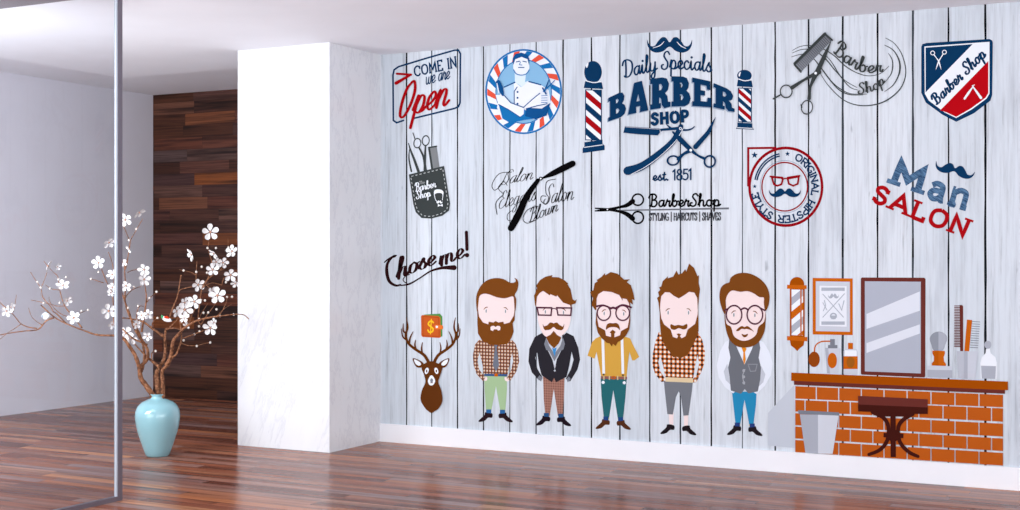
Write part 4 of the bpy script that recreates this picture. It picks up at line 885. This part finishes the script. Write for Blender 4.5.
a.poly('head', [(80, 200), (100, 168), (190, 165), (280, 180), (296, 230), (296, 320), (270, 360), (190, 380), (110, 355), (84, 310)], SKIN, True, 4)
eyes(a, [(127, 275, 1), (243, 277, -1)])
a.poly('beard', [(74, 250), (84, 310), (108, 345), (140, 356), (142, 340), (170, 345), (184, 336), (200, 345), (230, 340), (234, 354), (268, 345), (292, 305), (300, 250), (298, 330), (286, 350), (292, 400), (278, 440), (250, 475), (200, 480), (150, 478), (104, 455), (78, 412), (74, 350)], HAIR)
a.poly('mouth', [(152, 374), (160, 366), (174, 365), (183, 372), (194, 365), (208, 366), (213, 375), (211, 390), (198, 394), (192, 386), (174, 386), (168, 396), (154, 391)], SKIN)
a.poly('hair', [(72, 280), (66, 205), (76, 160), (100, 118), (140, 88), (190, 78), (235, 86), (270, 106), (298, 104), (304, 90), (296, 78), (312, 86), (320, 110), (314, 150), (298, 180), (307, 205), (304, 260), (298, 275), (294, 215), (286, 188), (240, 200), (190, 193), (150, 178), (115, 172), (88, 186), (80, 230)], HAIR, True, 3)
a.done()
# man 2
a = Art('bearded_man_print', 'printed goateed man in black jacket, bow tie and brown checked trousers', 'wall print', (554, 427)).f(523, 340, 5.1)
a.poly('trousers', [(102, 185), (212, 190), (208, 300), (202, 388), (178, 388), (157, 250), (136, 388), (114, 386), (106, 300)], M_pl2)
shoes(a, (120, 406), (192, 410), mat('#221820', name='black shoe'), mat('#28507e', name='navy sock'))
a.poly('shirt', [(110, 0), (215, 0), (205, 60), (160, 110), (118, 60)], mat('#c8ccd4', name='collar grey'))
a.poly('jacket#a', [(100, -38), (120, -20), (116, 30), (150, 100), (162, 150), (172, 100), (206, 30), (202, -20), (222, -38), (258, -20), (282, 40), (291, 100), (278, 150), (240, 212), (218, 198), (244, 150), (258, 100), (248, 60), (236, 130), (222, 188), (168, 216), (158, 192), (148, 216), (95, 180), (82, 130), (72, 62), (62, 90), (72, 145), (98, 188), (82, 206), (45, 165), (28, 110), (32, 45), (60, -15)], mat('#2c2a30', name='black jacket'))
a.poly('lapels', [(118, -12), (108, 20), (118, 50), (132, 56), (160, 108), (192, 56), (206, 48), (214, 20), (204, -12), (190, 30), (160, 70), (134, 30)], GRD)
a.poly('cuff#1', [(72, 196), (84, 180), (100, 192), (92, 212)], GRD); a.poly('cuff#2', [(222, 198), (234, 186), (244, 200), (228, 216)], GRD)
a.ell('button#1', 162, 132, 5, 5, GRL); a.ell('button#2', 162, 156, 5, 5, GRL)
a.poly('bow_tie', [(148, 38), (158, 44), (172, 38), (166, 62), (162, 84), (154, 62)], mat('#3d8cc9', name='bright blue'))
a.f(523, 265, 6)
a.poly('head', [(80, 180), (130, 145), (210, 170), (280, 210), (288, 300), (272, 380), (230, 425), (185, 440), (130, 425), (100, 370), (86, 300)], SKIN, True, 4)
eyes(a, [(134, 280, 1), (243, 284, -1)])
a.poly('goatee', [(184, 395), (205, 420), (230, 435), (215, 470), (186, 500), (155, 470), (138, 432), (165, 418)], HAIR)
moustache(a, 'moustache', (183, 368), 128, 26, HAIR)
a.poly('moustache', [(122, 372), (150, 360), (170, 346), (184, 350), (198, 346), (216, 358), (244, 376), (228, 392), (200, 376), (184, 368), (166, 374), (136, 392)], HAIR, True, 3)
a.poly('hair', [(72, 240), (66, 185), (84, 140), (80, 122), (102, 90), (135, 70), (178, 60), (172, 72), (215, 74), (250, 92), (272, 112), (266, 114), (285, 145), (298, 205), (312, 215), (322, 205), (316, 230), (292, 238), (292, 275), (282, 240), (240, 225), (205, 182), (200, 190), (165, 175), (160, 182), (120, 155), (100, 168), (84, 190), (78, 250)], HAIR)
for x0, x1, k in ((85, 172, 0), (202, 290, 1)): a.line('glasses', [(x0, 256), (x1, 258), (x1-4, 302), (x0+8, 300)], 8, FRM, closed=True)
a.line('glasses', [(170, 266), (186, 260), (204, 268)], 5, FRM, True); a.line('glasses', [(82, 254), (172, 256)], 7, FRM); a.line('glasses', [(202, 258), (292, 258)], 7, FRM)
a.done()
# man 3
a = Art('bearded_man_print', 'printed bearded man in mustard shirt, white braces and teal jeans', 'wall print', (613, 429)).f(580, 340, 5.1)
a.poly('jeans', [(105, 195), (238, 198), (232, 290), (220, 400), (193, 402), (170, 255), (148, 400), (122, 400), (110, 290)], mat('#2a666c', name='teal denim'))
a.line('cuff#1', [(122, 400), (149, 400)], 8, mat('#a9b06a', name='olive hem'), rnd=False); a.line('cuff#2', [(193, 402), (220, 402)], 8, mat('#a9b06a', name='olive hem'), rnd=False)
a.ell('pocket#1', 118, 216, 8, 8, WH); a.ell('pocket#2', 226, 218, 8, 8, WH)
shoes(a, (133, 424), (206, 428), mat('#54301e', name='brown shoe'), mat('#23457c', name='blue sock two'))
a.poly('shirt', [(80, -8), (110, -22), (215, -22), (256, -8), (268, 20), (302, 86), (278, 104), (266, 104), (252, 60), (244, 120), (238, 188), (108, 184), (98, 130), (84, 60), (74, 95), (38, 80), (62, 10)], mat('#cf9f45', name='mustard cloth'))
a.line('belt', [(106, 191), (240, 194)], 13, mat('#8a5a55', name='mauve belt'), rnd=False)
for x in (122, 150, 192, 228): a.quad('belt_loops', x-3, 183, x+3, 203, mat('#c9b98e', name='loop tan'))
a.ell('buckle', 172, 192, 12, 9, ORG, 0, .5)
a.line('brace#1', [(116, -14), (121, 172)], 13, WH, rnd=False); a.line('brace#2', [(214, -14), (219, 172)], 13, WH, rnd=False)
a.ell('brace_clip#1', 121, 176, 5, 5, DK); a.ell('brace_clip#2', 219, 180, 5, 5, DK)
a.f(580, 265, 6)
a.poly('head', [(100, 180), (150, 150), (240, 170), (290, 210), (298, 290), (290, 370), (250, 425), (195, 445), (140, 420), (106, 370), (98, 280)], SKIN, True, 4)
eyes(a, [(145, 290, 1), (262, 292, -1)])
a.poly('beard', [(98, 280), (104, 330), (112, 370), (150, 392), (156, 424), (186, 432), (186, 410), (178, 404), (196, 388), (214, 402), (206, 412), (206, 434), (240, 422), (246, 396), (286, 375), (296, 320), (300, 280), (302, 330), (296, 385), (278, 420), (250, 450), (226, 462), (214, 486), (198, 472), (190, 488), (178, 470), (160, 466), (130, 440), (106, 405), (94, 350)], HAIR)
a.poly('moustache', [(156, 388), (160, 360), (178, 348), (198, 350), (218, 348), (234, 362), (240, 390), (222, 376), (198, 372), (174, 376)], HAIR, True, 3)
a.poly('hair', [(90, 270), (70, 240), (78, 200), (60, 165), (80, 150), (88, 110), (105, 98), (100, 90), (130, 70), (150, 48), (150, 62), (185, 42), (225, 52), (265, 88), (300, 86), (280, 102), (305, 122), (320, 170), (328, 212), (312, 205), (318, 238), (300, 225), (304, 290), (294, 230), (280, 205), (255, 200), (256, 214), (235, 180), (190, 162), (140, 156), (110, 175), (100, 200), (98, 270)], HAIR)
for x0, rx_ in ((143, 44), (256, 45)): a.ell('glasses', x0, 288, rx_, 49, FRM, 0, .82)
a.line('glasses', [(182, 262), (198, 256), (214, 262)], 12, FRM, True); a.line('glasses', [(100, 248), (140, 242), (182, 258)], 10, FRM, True); a.line('glasses', [(214, 258), (256, 240), (306, 254)], 10, FRM, True)
a.done()
# man 4
a = Art('bearded_man_print', 'printed long-bearded man in checked sweater and rolled grey trousers', 'wall print', (678, 433)).f(645, 340, 5.1)
a.poly('leg#1', [(120, 370), (146, 372), (144, 445), (126, 448)], SKIN); a.poly('leg#2', [(198, 375), (222, 375), (218, 450), (200, 450)], SKIN)
a.poly('trousers', [(96, 208), (244, 212), (238, 270), (222, 384), (196, 386), (184, 290), (172, 262), (158, 290), (142, 380), (114, 378), (102, 270)], mat('#74777e', name='grey trousers'))
shoes(a, (132, 450), (208, 456), mat('#221c20', name='black slipper'), None)
a.poly('sweater', [(70, -40), (270, -40), (292, 0), (306, 60), (302, 120), (286, 165), (262, 215), (242, 218), (240, 205), (262, 180), (276, 120), (268, 75), (256, 130), (246, 195), (104, 190), (94, 140), (78, 78), (68, 110), (78, 160), (104, 200), (96, 212), (84, 214), (52, 175), (38, 130), (38, 80), (52, 10)], M_pl4)
a.poly('waistband', [(106, 190), (246, 195), (246, 218), (104, 212)], mat('#dcc6a0', name='sand knit'))
a.poly('head', [(100, -90), (260, -90), (250, -10), (180, 20), (110, -10)], SKIN, True, 3)
a.f(645, 260, 5.67)
a.poly('head', [(90, 190), (130, 175), (190, 200), (250, 175), (290, 200), (300, 270), (290, 360), (240, 420), (190, 450), (140, 420), (96, 350), (84, 270)], SKIN, True, 4)
eyes(a, [(131, 298, 1), (247, 298, -1)])
a.poly('beard', [(84, 270), (92, 330), (108, 365), (146, 395), (158, 436), (182, 444), (188, 430), (178, 420), (192, 416), (206, 422), (198, 432), (208, 444), (230, 432), (242, 394), (284, 362), (298, 310), (302, 260), (304, 400), (296, 430), (282, 460), (262, 500), (238, 538), (212, 552), (198, 560), (180, 548), (160, 552), (140, 522), (112, 485), (90, 430), (84, 350)], HAIR)
a.poly('moustache', [(146, 388), (146, 364), (168, 372), (190, 368), (215, 372), (238, 362), (238, 386), (218, 394), (192, 386), (168, 396)], HAIR, True, 3)
a.poly('hair', [(84, 300), (76, 240), (68, 215), (80, 205), (74, 182), (86, 170), (80, 155), (92, 150), (100, 120), (130, 92), (128, 104), (160, 94), (178, 60), (190, 82), (210, 75), (228, 52), (234, 66), (250, 20), (278, 45), (298, 92), (306, 85), (304, 130), (312, 165), (306, 210), (300, 290), (296, 215), (280, 185), (250, 180), (222, 200), (192, 218), (162, 202), (140, 184), (114, 182), (92, 205), (86, 250)], HAIR)
a.done()
# man 5
a = Art('bearded_man_print', 'printed round-spectacled man in grey waistcoat, orange tie and blue jeans', 'wall print', (746, 434)).f(712, 340, 5.1)
a.poly('jeans', [(102, 265), (228, 262), (224, 330), (212, 430), (190, 432), (166, 305), (144, 430), (120, 430), (110, 340)], mat('#2a87b3', name='bright blue denim'))
a.line('cuff#1', [(120, 432), (144, 432)], 7, mat('#d0c060', name='yellow hem'), rnd=False); a.line('cuff#2', [(189, 434), (213, 434)], 7, mat('#d0c060', name='yellow hem'), rnd=False)
shoes(a, (130, 455), (204, 460), mat('#241d22', name='black lace shoe'), mat('#2b3f78', name='indigo sock'))
sv = mat('#e3e8f1', name='shirt white'); sg = mat('#c0c5cf', name='shirt fold grey')
a.poly('shirt', [(85, 0), (240, 0), (262, 10), (292, 60), (310, 120), (300, 180), (268, 235), (226, 275), (210, 265), (248, 225), (252, 160), (166, 130), (90, 160), (96, 230), (122, 258), (108, 272), (66, 240), (34, 190), (24, 130), (42, 55), (66, 12)], sv)
a.poly('sleeve_fold#1', [(78, 120), (60, 160), (70, 205), (98, 232), (88, 180)], sg); a.poly('sleeve_fold#2', [(250, 130), (272, 175), (262, 215), (236, 240), (248, 190)], sg)
a.poly('waistcoat', [(88, -10), (110, 0), (132, 50), (166, 125), (202, 50), (222, 0), (238, -10), (246, 40), (238, 90), (250, 140), (246, 200), (234, 262), (185, 272), (167, 250), (148, 274), (96, 258), (90, 190), (82, 140), (94, 90), (84, 40)], mat('#6c6f76', name='waistcoat grey'))
a.line('waistcoat>pocket', [(184, 124), (230, 124), (222, 158), (196, 160), (186, 130)], 4, mat('#8b8e95', name='pocket grey'))
for y in (156, 188, 218): a.ell('waistcoat>button#%d' % y, 162, y, 7, 8, mat('#a3a6ac', name='button grey'))
a.line('waistcoat>placket', [(168, 150), (156, 185), (166, 225)], 4, mat('#a3a6ac', name='button grey'), True)
a.poly('tie', [(150, 36), (166, 34), (176, 44), (168, 64), (172, 100), (164, 126), (158, 100), (160, 64)], mat('#e08a24', name='orange tie'))
a.f(712, 265, 5.67)
a.poly('head', [(76, 170), (120, 145), (240, 150), (296, 190), (302, 280), (292, 370), (240, 425), (180, 440), (120, 410), (84, 340)], SKIN, True, 4)
eyes(a, [(124, 282, 1), (243, 284, -1)])
a.poly('beard', [(72, 260), (80, 330), (108, 352), (122, 400), (150, 422), (180, 430), (215, 422), (250, 395), (264, 350), (296, 320), (304, 260), (302, 350), (288, 400), (262, 440), (225, 462), (180, 468), (140, 460), (104, 430), (84, 385), (72, 320)], HAIR, True, 3)
a.poly('moustache', [(136, 372), (156, 352), (172, 346), (184, 352), (198, 346), (214, 354), (238, 378), (222, 370), (198, 362), (184, 364), (168, 362), (150, 374)], HAIR, True, 3); a.poly('lip_beard', [(168, 390), (184, 396), (204, 390), (196, 406), (184, 410), (174, 404)], HAIR, True, 3)
a.poly('hair', [(72, 280), (52, 235), (42, 180), (50, 130), (75, 106), (98, 98), (106, 72), (140, 50), (185, 44), (235, 56), (280, 85), (312, 125), (326, 175), (320, 230), (302, 262), (294, 215), (294, 185), (268, 182), (235, 160), (200, 148), (160, 152), (115, 144), (90, 165), (78, 200), (80, 250)], HAIR, True, 3)
for x0 in (125, 243): a.ell('glasses', x0, 282, 48, 57, FRM, 0, .84)
a.line('glasses', [(166, 252), (184, 244), (202, 252)], 9, FRM, True); a.line('glasses', [(70, 258), (92, 246)], 8, FRM); a.line('glasses', [(278, 246), (300, 258)], 8, FRM)
a.done()
# ================================================================== PRINTED BARBER COUNTER
BRK = mat('#b8591c', name='brick orange')
a = Art('brick_counter_print', 'printed orange brick counter with a brown worktop at the lower right', 'wall print', (898, 464), e0=.0012).f(0, 0, 1)
a.poly('cast_shadow', [(794, 385), (768, 413), (768, 445.5), (774.3, 446), (776.5, 446.2), (795, 448)], mat('#c2c8d2', name='printed pale grey'))
rows = [(386.2, 398.6, 394.9, 407.3), (399.9, 411.5, 408.4, 421.7), (413.2, 425.2, 423.7, 436.5), (426.6, 438.4, 438.5, 451), (440.0, 452.0, 453, 465.6)]
odd = [795.3, 816.3, 838.7, 861.3, 884, 907.1, 931, 955, 979, 1003]; even = [795.3, 805, 827.7, 850.3, 872.8, 895.5, 918.8, 943, 967, 991.5, 1003]
for i, (a0, a1, b0, b1) in enumerate(rows):
    J = odd if i % 2 == 0 else even
    for x0, x1 in zip(J, J[1:]):
        x0 += .55 if x0 > 796 else 0; x1 -= .55 if x1 < 1002 else 0
        Y = lambda x, p, q: p+(q-p)*(x-795.3)/207.7
        a.poly('bricks', [(x0, Y(x0, a0, b0)), (x1, Y(x1, a0, b0)), (x1, Y(x1, a1, b1)), (x0, Y(x0, a1, b1))], BRK)
a.e += .0001
a.poly('worktop_edge', [(794, 380.5), (1005, 389.8), (1005, 393.8), (794, 384.8)], MAR)
a.poly('worktop', [(791.2, 372.6), (1008, 381.6), (1008, 390.2), (791.2, 380.8)], ORD)
a.done()
a = Art('waste_bin_print', 'printed grey tapered bin in front of the brick counter', 'wall print', (819, 454), e0=.0085).f(780, 360, 4.636)
a.poly('body', [(92, 252), (272, 256), (244, 435), (118, 432)], GRY); a.poly('body', [(176, 254), (272, 256), (244, 435), (176, 433)], mat('#cdd1da', name='bin light')); a.poly('rim', [(84, 233), (274, 243), (274, 258), (86, 250)], GRD)
a.done()
a = Art('stool_print', 'printed maroon stool with curved legs in front of the brick counter', 'wall print', (893, 458), e0=.0085).f(780, 360, 4.636)
a.poly('seat', [(362, 166), (685, 182), (685, 222), (362, 208)], MAR); a.poly('seat_underside', [(362, 206), (685, 220), (685, 250), (620, 250), (600, 262), (480, 262), (420, 240), (362, 238)], MRD)
a.line('post', [(524, 255), (525, 450)], 24, MRD, rnd=False)
a.line('leg#1', [(430, 242), (480, 268), (502, 310), (498, 370), (465, 415), (412, 438)], [18, 18, 17, 17, 17, 14], MRD, True); a.line('leg#2', [(615, 250), (570, 278), (548, 315), (556, 380), (595, 425), (640, 447)], [18, 18, 17, 17, 17, 14], MRD, True)
a.line('brace', [(480, 348), (572, 352)], 20, MRD, rnd=False); a.ell('brace', 526, 350, 30, 28, MRD)
a.done()
a = Art('barber_pole_print', 'printed orange and grey barber pole lamp left of the small framed picture', 'wall print', (797, 350)).f(780, 265, 4.25)
a.ell('cap', 72, 82, 31, 31, ORD); a.poly('collar#1', [(30, 84), (113, 86), (113, 102), (30, 101)], ORG)
a.poly('tube', [(42, 101), (105, 102), (105, 306), (42, 304)], ORD); a.poly('tube', [(49, 104), (98, 105), (98, 300), (49, 298)], WH)
for y0, m in ((180, GRY), (240, ORG), (300, GRY), (360, ORG)):
    pl = clip(clip([(49, y0-42), (98, y0-82), (98, y0-50), (49, y0-8)], 105, True), 299, False)
    if len(pl) > 2: a.poly('tube', pl, m)
a.poly('tube', [(86, 104), (92, 104), (92, 300), (86, 300)], mat('#b8643a', name='tube glint'))
a.poly('bottom_finial', [(42, 320), (104, 322), (100, 342), (84, 354), (73, 366), (62, 354), (46, 342)], ORD); a.poly('collar#2', [(30, 302), (116, 306), (116, 324), (30, 320)], ORG)
a.done()
a = Art('framed_poster_print', 'printed orange picture frame with crossed razors beside the maroon mirror', 'wall print', (832, 334)).f(780, 265, 4.25)
a.poly('frame', [(139, 55), (309, 57), (309, 298), (139, 295)], ORG); a.poly('mount', [(152, 69), (297, 71), (297, 284), (152, 281)], GRL); a.poly('sheet', [(168, 88), (283, 90), (283, 262), (168, 259)], mat('#e4e7ee', name='sheet white'))
pg = mat('#aab0bb', name='poster grey')
a.quad('sheet>drawing', 176, 96, 275, 110, pg); a.quad('sheet>drawing', 176, 240, 275, 254, pg); moustache(a, 'sheet>drawing', (227, 132), 46, 12, pg)
a.line('sheet>drawing', [(182, 124), (270, 222)], 3, pg); a.line('sheet>drawing', [(274, 122), (182, 222)], 3, pg); a.line('sheet>drawing', [(184, 195), (194, 172), (188, 150)], 2.5, pg); a.line('sheet>drawing', [(200, 192), (182, 160)], 2.5, pg)
a.line('sheet>drawing', [(250, 165), (262, 192), (272, 152)], 3.5, pg); a.ell('sheet>drawing', 227, 217, 15, 14, pg, 0, .6); a.poly('sheet>drawing', [(213, 215), (241, 215), (236, 230), (218, 230)], pg)
a.done()
a = Art('mirror_print', 'printed large mirror in a maroon frame standing on the counter', 'wall print', (893, 377), e0=.0016).f(850, 265, 4.25)
a.poly('frame', [(50, 53), (316, 54), (321, 60), (320, 474), (316, 478), (50, 466), (46, 462), (46, 58)], MAR)
gl_ = mat('#adb2bf', name='mirror grey'); a.poly('glass', [(63, 69), (301, 71), (301, 461), (63, 452)], gl_)
lt = mat('#d9dde6', name='mirror streak'); a.poly('glass', [(70, 208), (297, 112), (297, 194), (70, 272)], lt); a.poly('glass', [(70, 332), (297, 252), (297, 291), (70, 374)], lt)
a.done()
def small(name, lab, base, T, ops):
    a = Art(name, lab, 'wall print', base, e0=.0016).f(*T); ops(a); a.done()
def op(a):
    a.line('tube', [(146, 385), (150, 345), (175, 326), (215, 324)], 5, ORG, True); a.ell('bulb', 145, 401, 24, 33, mat('#8f4314', name='bulb brown'))
    a.poly('flask', [(192, 352), (258, 354), (248, 462), (200, 460)], GRL); a.poly('flask', [(192, 352), (205, 352), (212, 461), (200, 460)], GRY); a.quad('cap', 204, 340, 244, 354, GRD); a.quad('cap', 213, 315, 233, 341, GRD); a.ell('flask>label_oval', 222, 406, 20, 33, ORG)
small('perfume_atomiser_print', 'printed squeeze-bulb perfume bottle on the left end of the counter', (832, 374), (780, 265, 4.25), op)
def op(a):
    a.quad('cap', 289, 331, 310, 360, ORG); a.poly('bottle', [(276, 357), (325, 358), (330, 366), (330, 466), (270, 464), (270, 366)], GRL); a.poly('bottle', [(276, 362), (324, 363), (326, 370), (326, 390), (274, 388)], WH)
    a.quad('bottle_label', 270, 388, 330, 442, ORG); a.ell('bottle_label', 300, 413, 17, 24, mat('#9a5a1d', name='oval brown'))
small('lotion_bottle_print', 'printed bottle with orange cap and label between atomiser and mirror', (851, 375), (780, 265, 4.25), op)
def op(a):
    a.poly('bristles', [(376, 283), (400, 290), (413, 310), (404, 340), (392, 364), (356, 363), (346, 340), (339, 312), (352, 291)], mat('#8e939d', name='bristle grey'), True, 3); a.poly('bristles', [(376, 284), (400, 290), (413, 310), (404, 340), (392, 364), (376, 363)], GRY)
    a.poly('handle', [(350, 364), (402, 365), (404, 375), (398, 392), (400, 410), (408, 420), (408, 429), (347, 427), (347, 418), (356, 408), (357, 390), (350, 376)], ORG); a.poly('handle', [(350, 364), (376, 364), (376, 428), (347, 427), (347, 418), (356, 408), (357, 390), (350, 376)], mat('#b3540e', name='handle dark'))
small('shaving_brush_print', 'printed grey shaving brush with orange handle on a grey box', (939, 365), (850, 265, 4.25), op)
small('soap_box_print', 'printed low grey box under the shaving brush', (939, 378), (850, 265, 4.25), lambda a: (a.poly('lid', [(329, 428), (434, 430), (434, 448), (329, 446)], GRL), a.poly('body', [(329, 445), (434, 447), (434, 480), (329, 477)], GRY)))
def op(a):
    a.poly('spine', [(466, 170), (477, 170), (481, 176), (481, 368), (468, 368)], MAR)
    for i in range(26): a.line('teeth', [(443, 174+i*6.9), (468, 174+i*6.9)], 3.2, MAR, rnd=False)
small('tall_comb_print', 'printed tall maroon comb standing in the grey cup', (961, 350), (850, 265, 4.25), op)
def op(a):
    a.poly('handle', [(497, 232), (519, 234), (506, 368), (486, 366)], ORG)
    for i in range(12): a.line('teeth', [(519-i*.8, 240+i*10), (553-i*.8, 242+i*10)], 2.4, GRD, rnd=False)
small('orange_comb_print', 'printed orange comb with grey bristles leaning in the grey cup', (969, 350), (850, 265, 4.25), op)
a = Art('tool_cup_print', 'printed grey tapered cup holding two combs', 'wall print', (967, 379), e0=.006).f(850, 265, 4.25)
a.poly('body', [(454, 366), (544, 367), (532, 485), (462, 482)], GRL); a.poly('body', [(484, 366), (500, 366), (500, 484), (484, 483)], GRY); a.poly('body', [(454, 366), (484, 366), (484, 483), (462, 482)], mat('#b6bac4', name='cup side')); a.done()
def op(a):
    a.ell('stopper', 586, 339, 15, 17, GRY); a.poly('bottle', [(578, 356), (594, 356), (598, 375), (618, 392), (624, 415), (622, 484), (556, 482), (554, 415), (560, 392), (576, 375)], WH); a.poly('liquid', [(557, 428), (620, 430), (618, 484), (560, 482)], GRY)
small('stoppered_bottle_print', 'printed clear bottle with round stopper at the right end of the counter', (988, 379), (850, 265, 4.25), op)
# ================================================================== LIGHT, CAMERA
def area(name, loc, rot, sx, sy, e, col=(1, 1, 1)):
    l = bpy.data.lights.new(name, 'AREA'); l.shape = 'RECTANGLE'; l.size = sx; l.size_y = sy; l.energy = e; l.color = col
    o = bpy.data.objects.new(name, l); C.objects.link(o); o.location = loc; o.rotation_euler = rot; return o
R = math.radians
area('window_daylight', (-3.0, YN+.15, 1.45), (R(91), 0, 0), 11, 2.6, 290, (.895, .955, 1))
area('upward_fill', (-2.5, -6.3, .12), (R(180), 0, 0), 5.4, 4.2, 232, (.85, .93, 1))  # added lamp facing up, stands in for light bounced onto the ceiling
area('left_corner_fill', (-6.9, -3.4, 1.3), Vector((-2.2, 4.4, 1.5)).to_track_quat('-Z', 'Y').to_euler(), 1.4, 1.0, 75, (.895, .955, 1))  # added fill lamp, lifts the left wall and the raised ceiling strip
area('right_side_fill', (3.1, -6.3, 1.5), Vector((-1, .12, 0)).to_track_quat('-Z', 'Y').to_euler(), 6, 2.4, 135, (.895, .955, 1))  # added fill lamp with no known window, for pillar side and left wall
area('left_floor_fill', (-5.6, -4.3, 2.88), (0, 0, 0), 1.8, 1.8, 50, (.92, .98, 1))  # added lamp without a fixture, brightens the left foreground floor
w = bpy.data.worlds.new('World'); bpy.context.scene.world = w; w.use_nodes = True
w.node_tree.nodes['Background'].inputs[0].default_value = (.90, .94, 1, 1); w.node_tree.nodes['Background'].inputs[1].default_value = 1.6
cam = bpy.data.cameras.new('Camera'); co = bpy.data.objects.new('Camera', cam); C.objects.link(co)
co.location = CAM; co.rotation_euler = (math.pi/2, 0, TH)
cam.sensor_width = 36; cam.lens = F*36/1020; cam.shift_y = 1/1020; cam.clip_end = 100
sc = bpy.context.scene; sc.camera = co
sc.view_settings.view_transform = 'Standard'; sc.view_settings.look = 'None'; sc.view_settings.gamma = 1; sc.view_settings.use_curve_mapping = False
sc.view_settings.exposure = 0.0
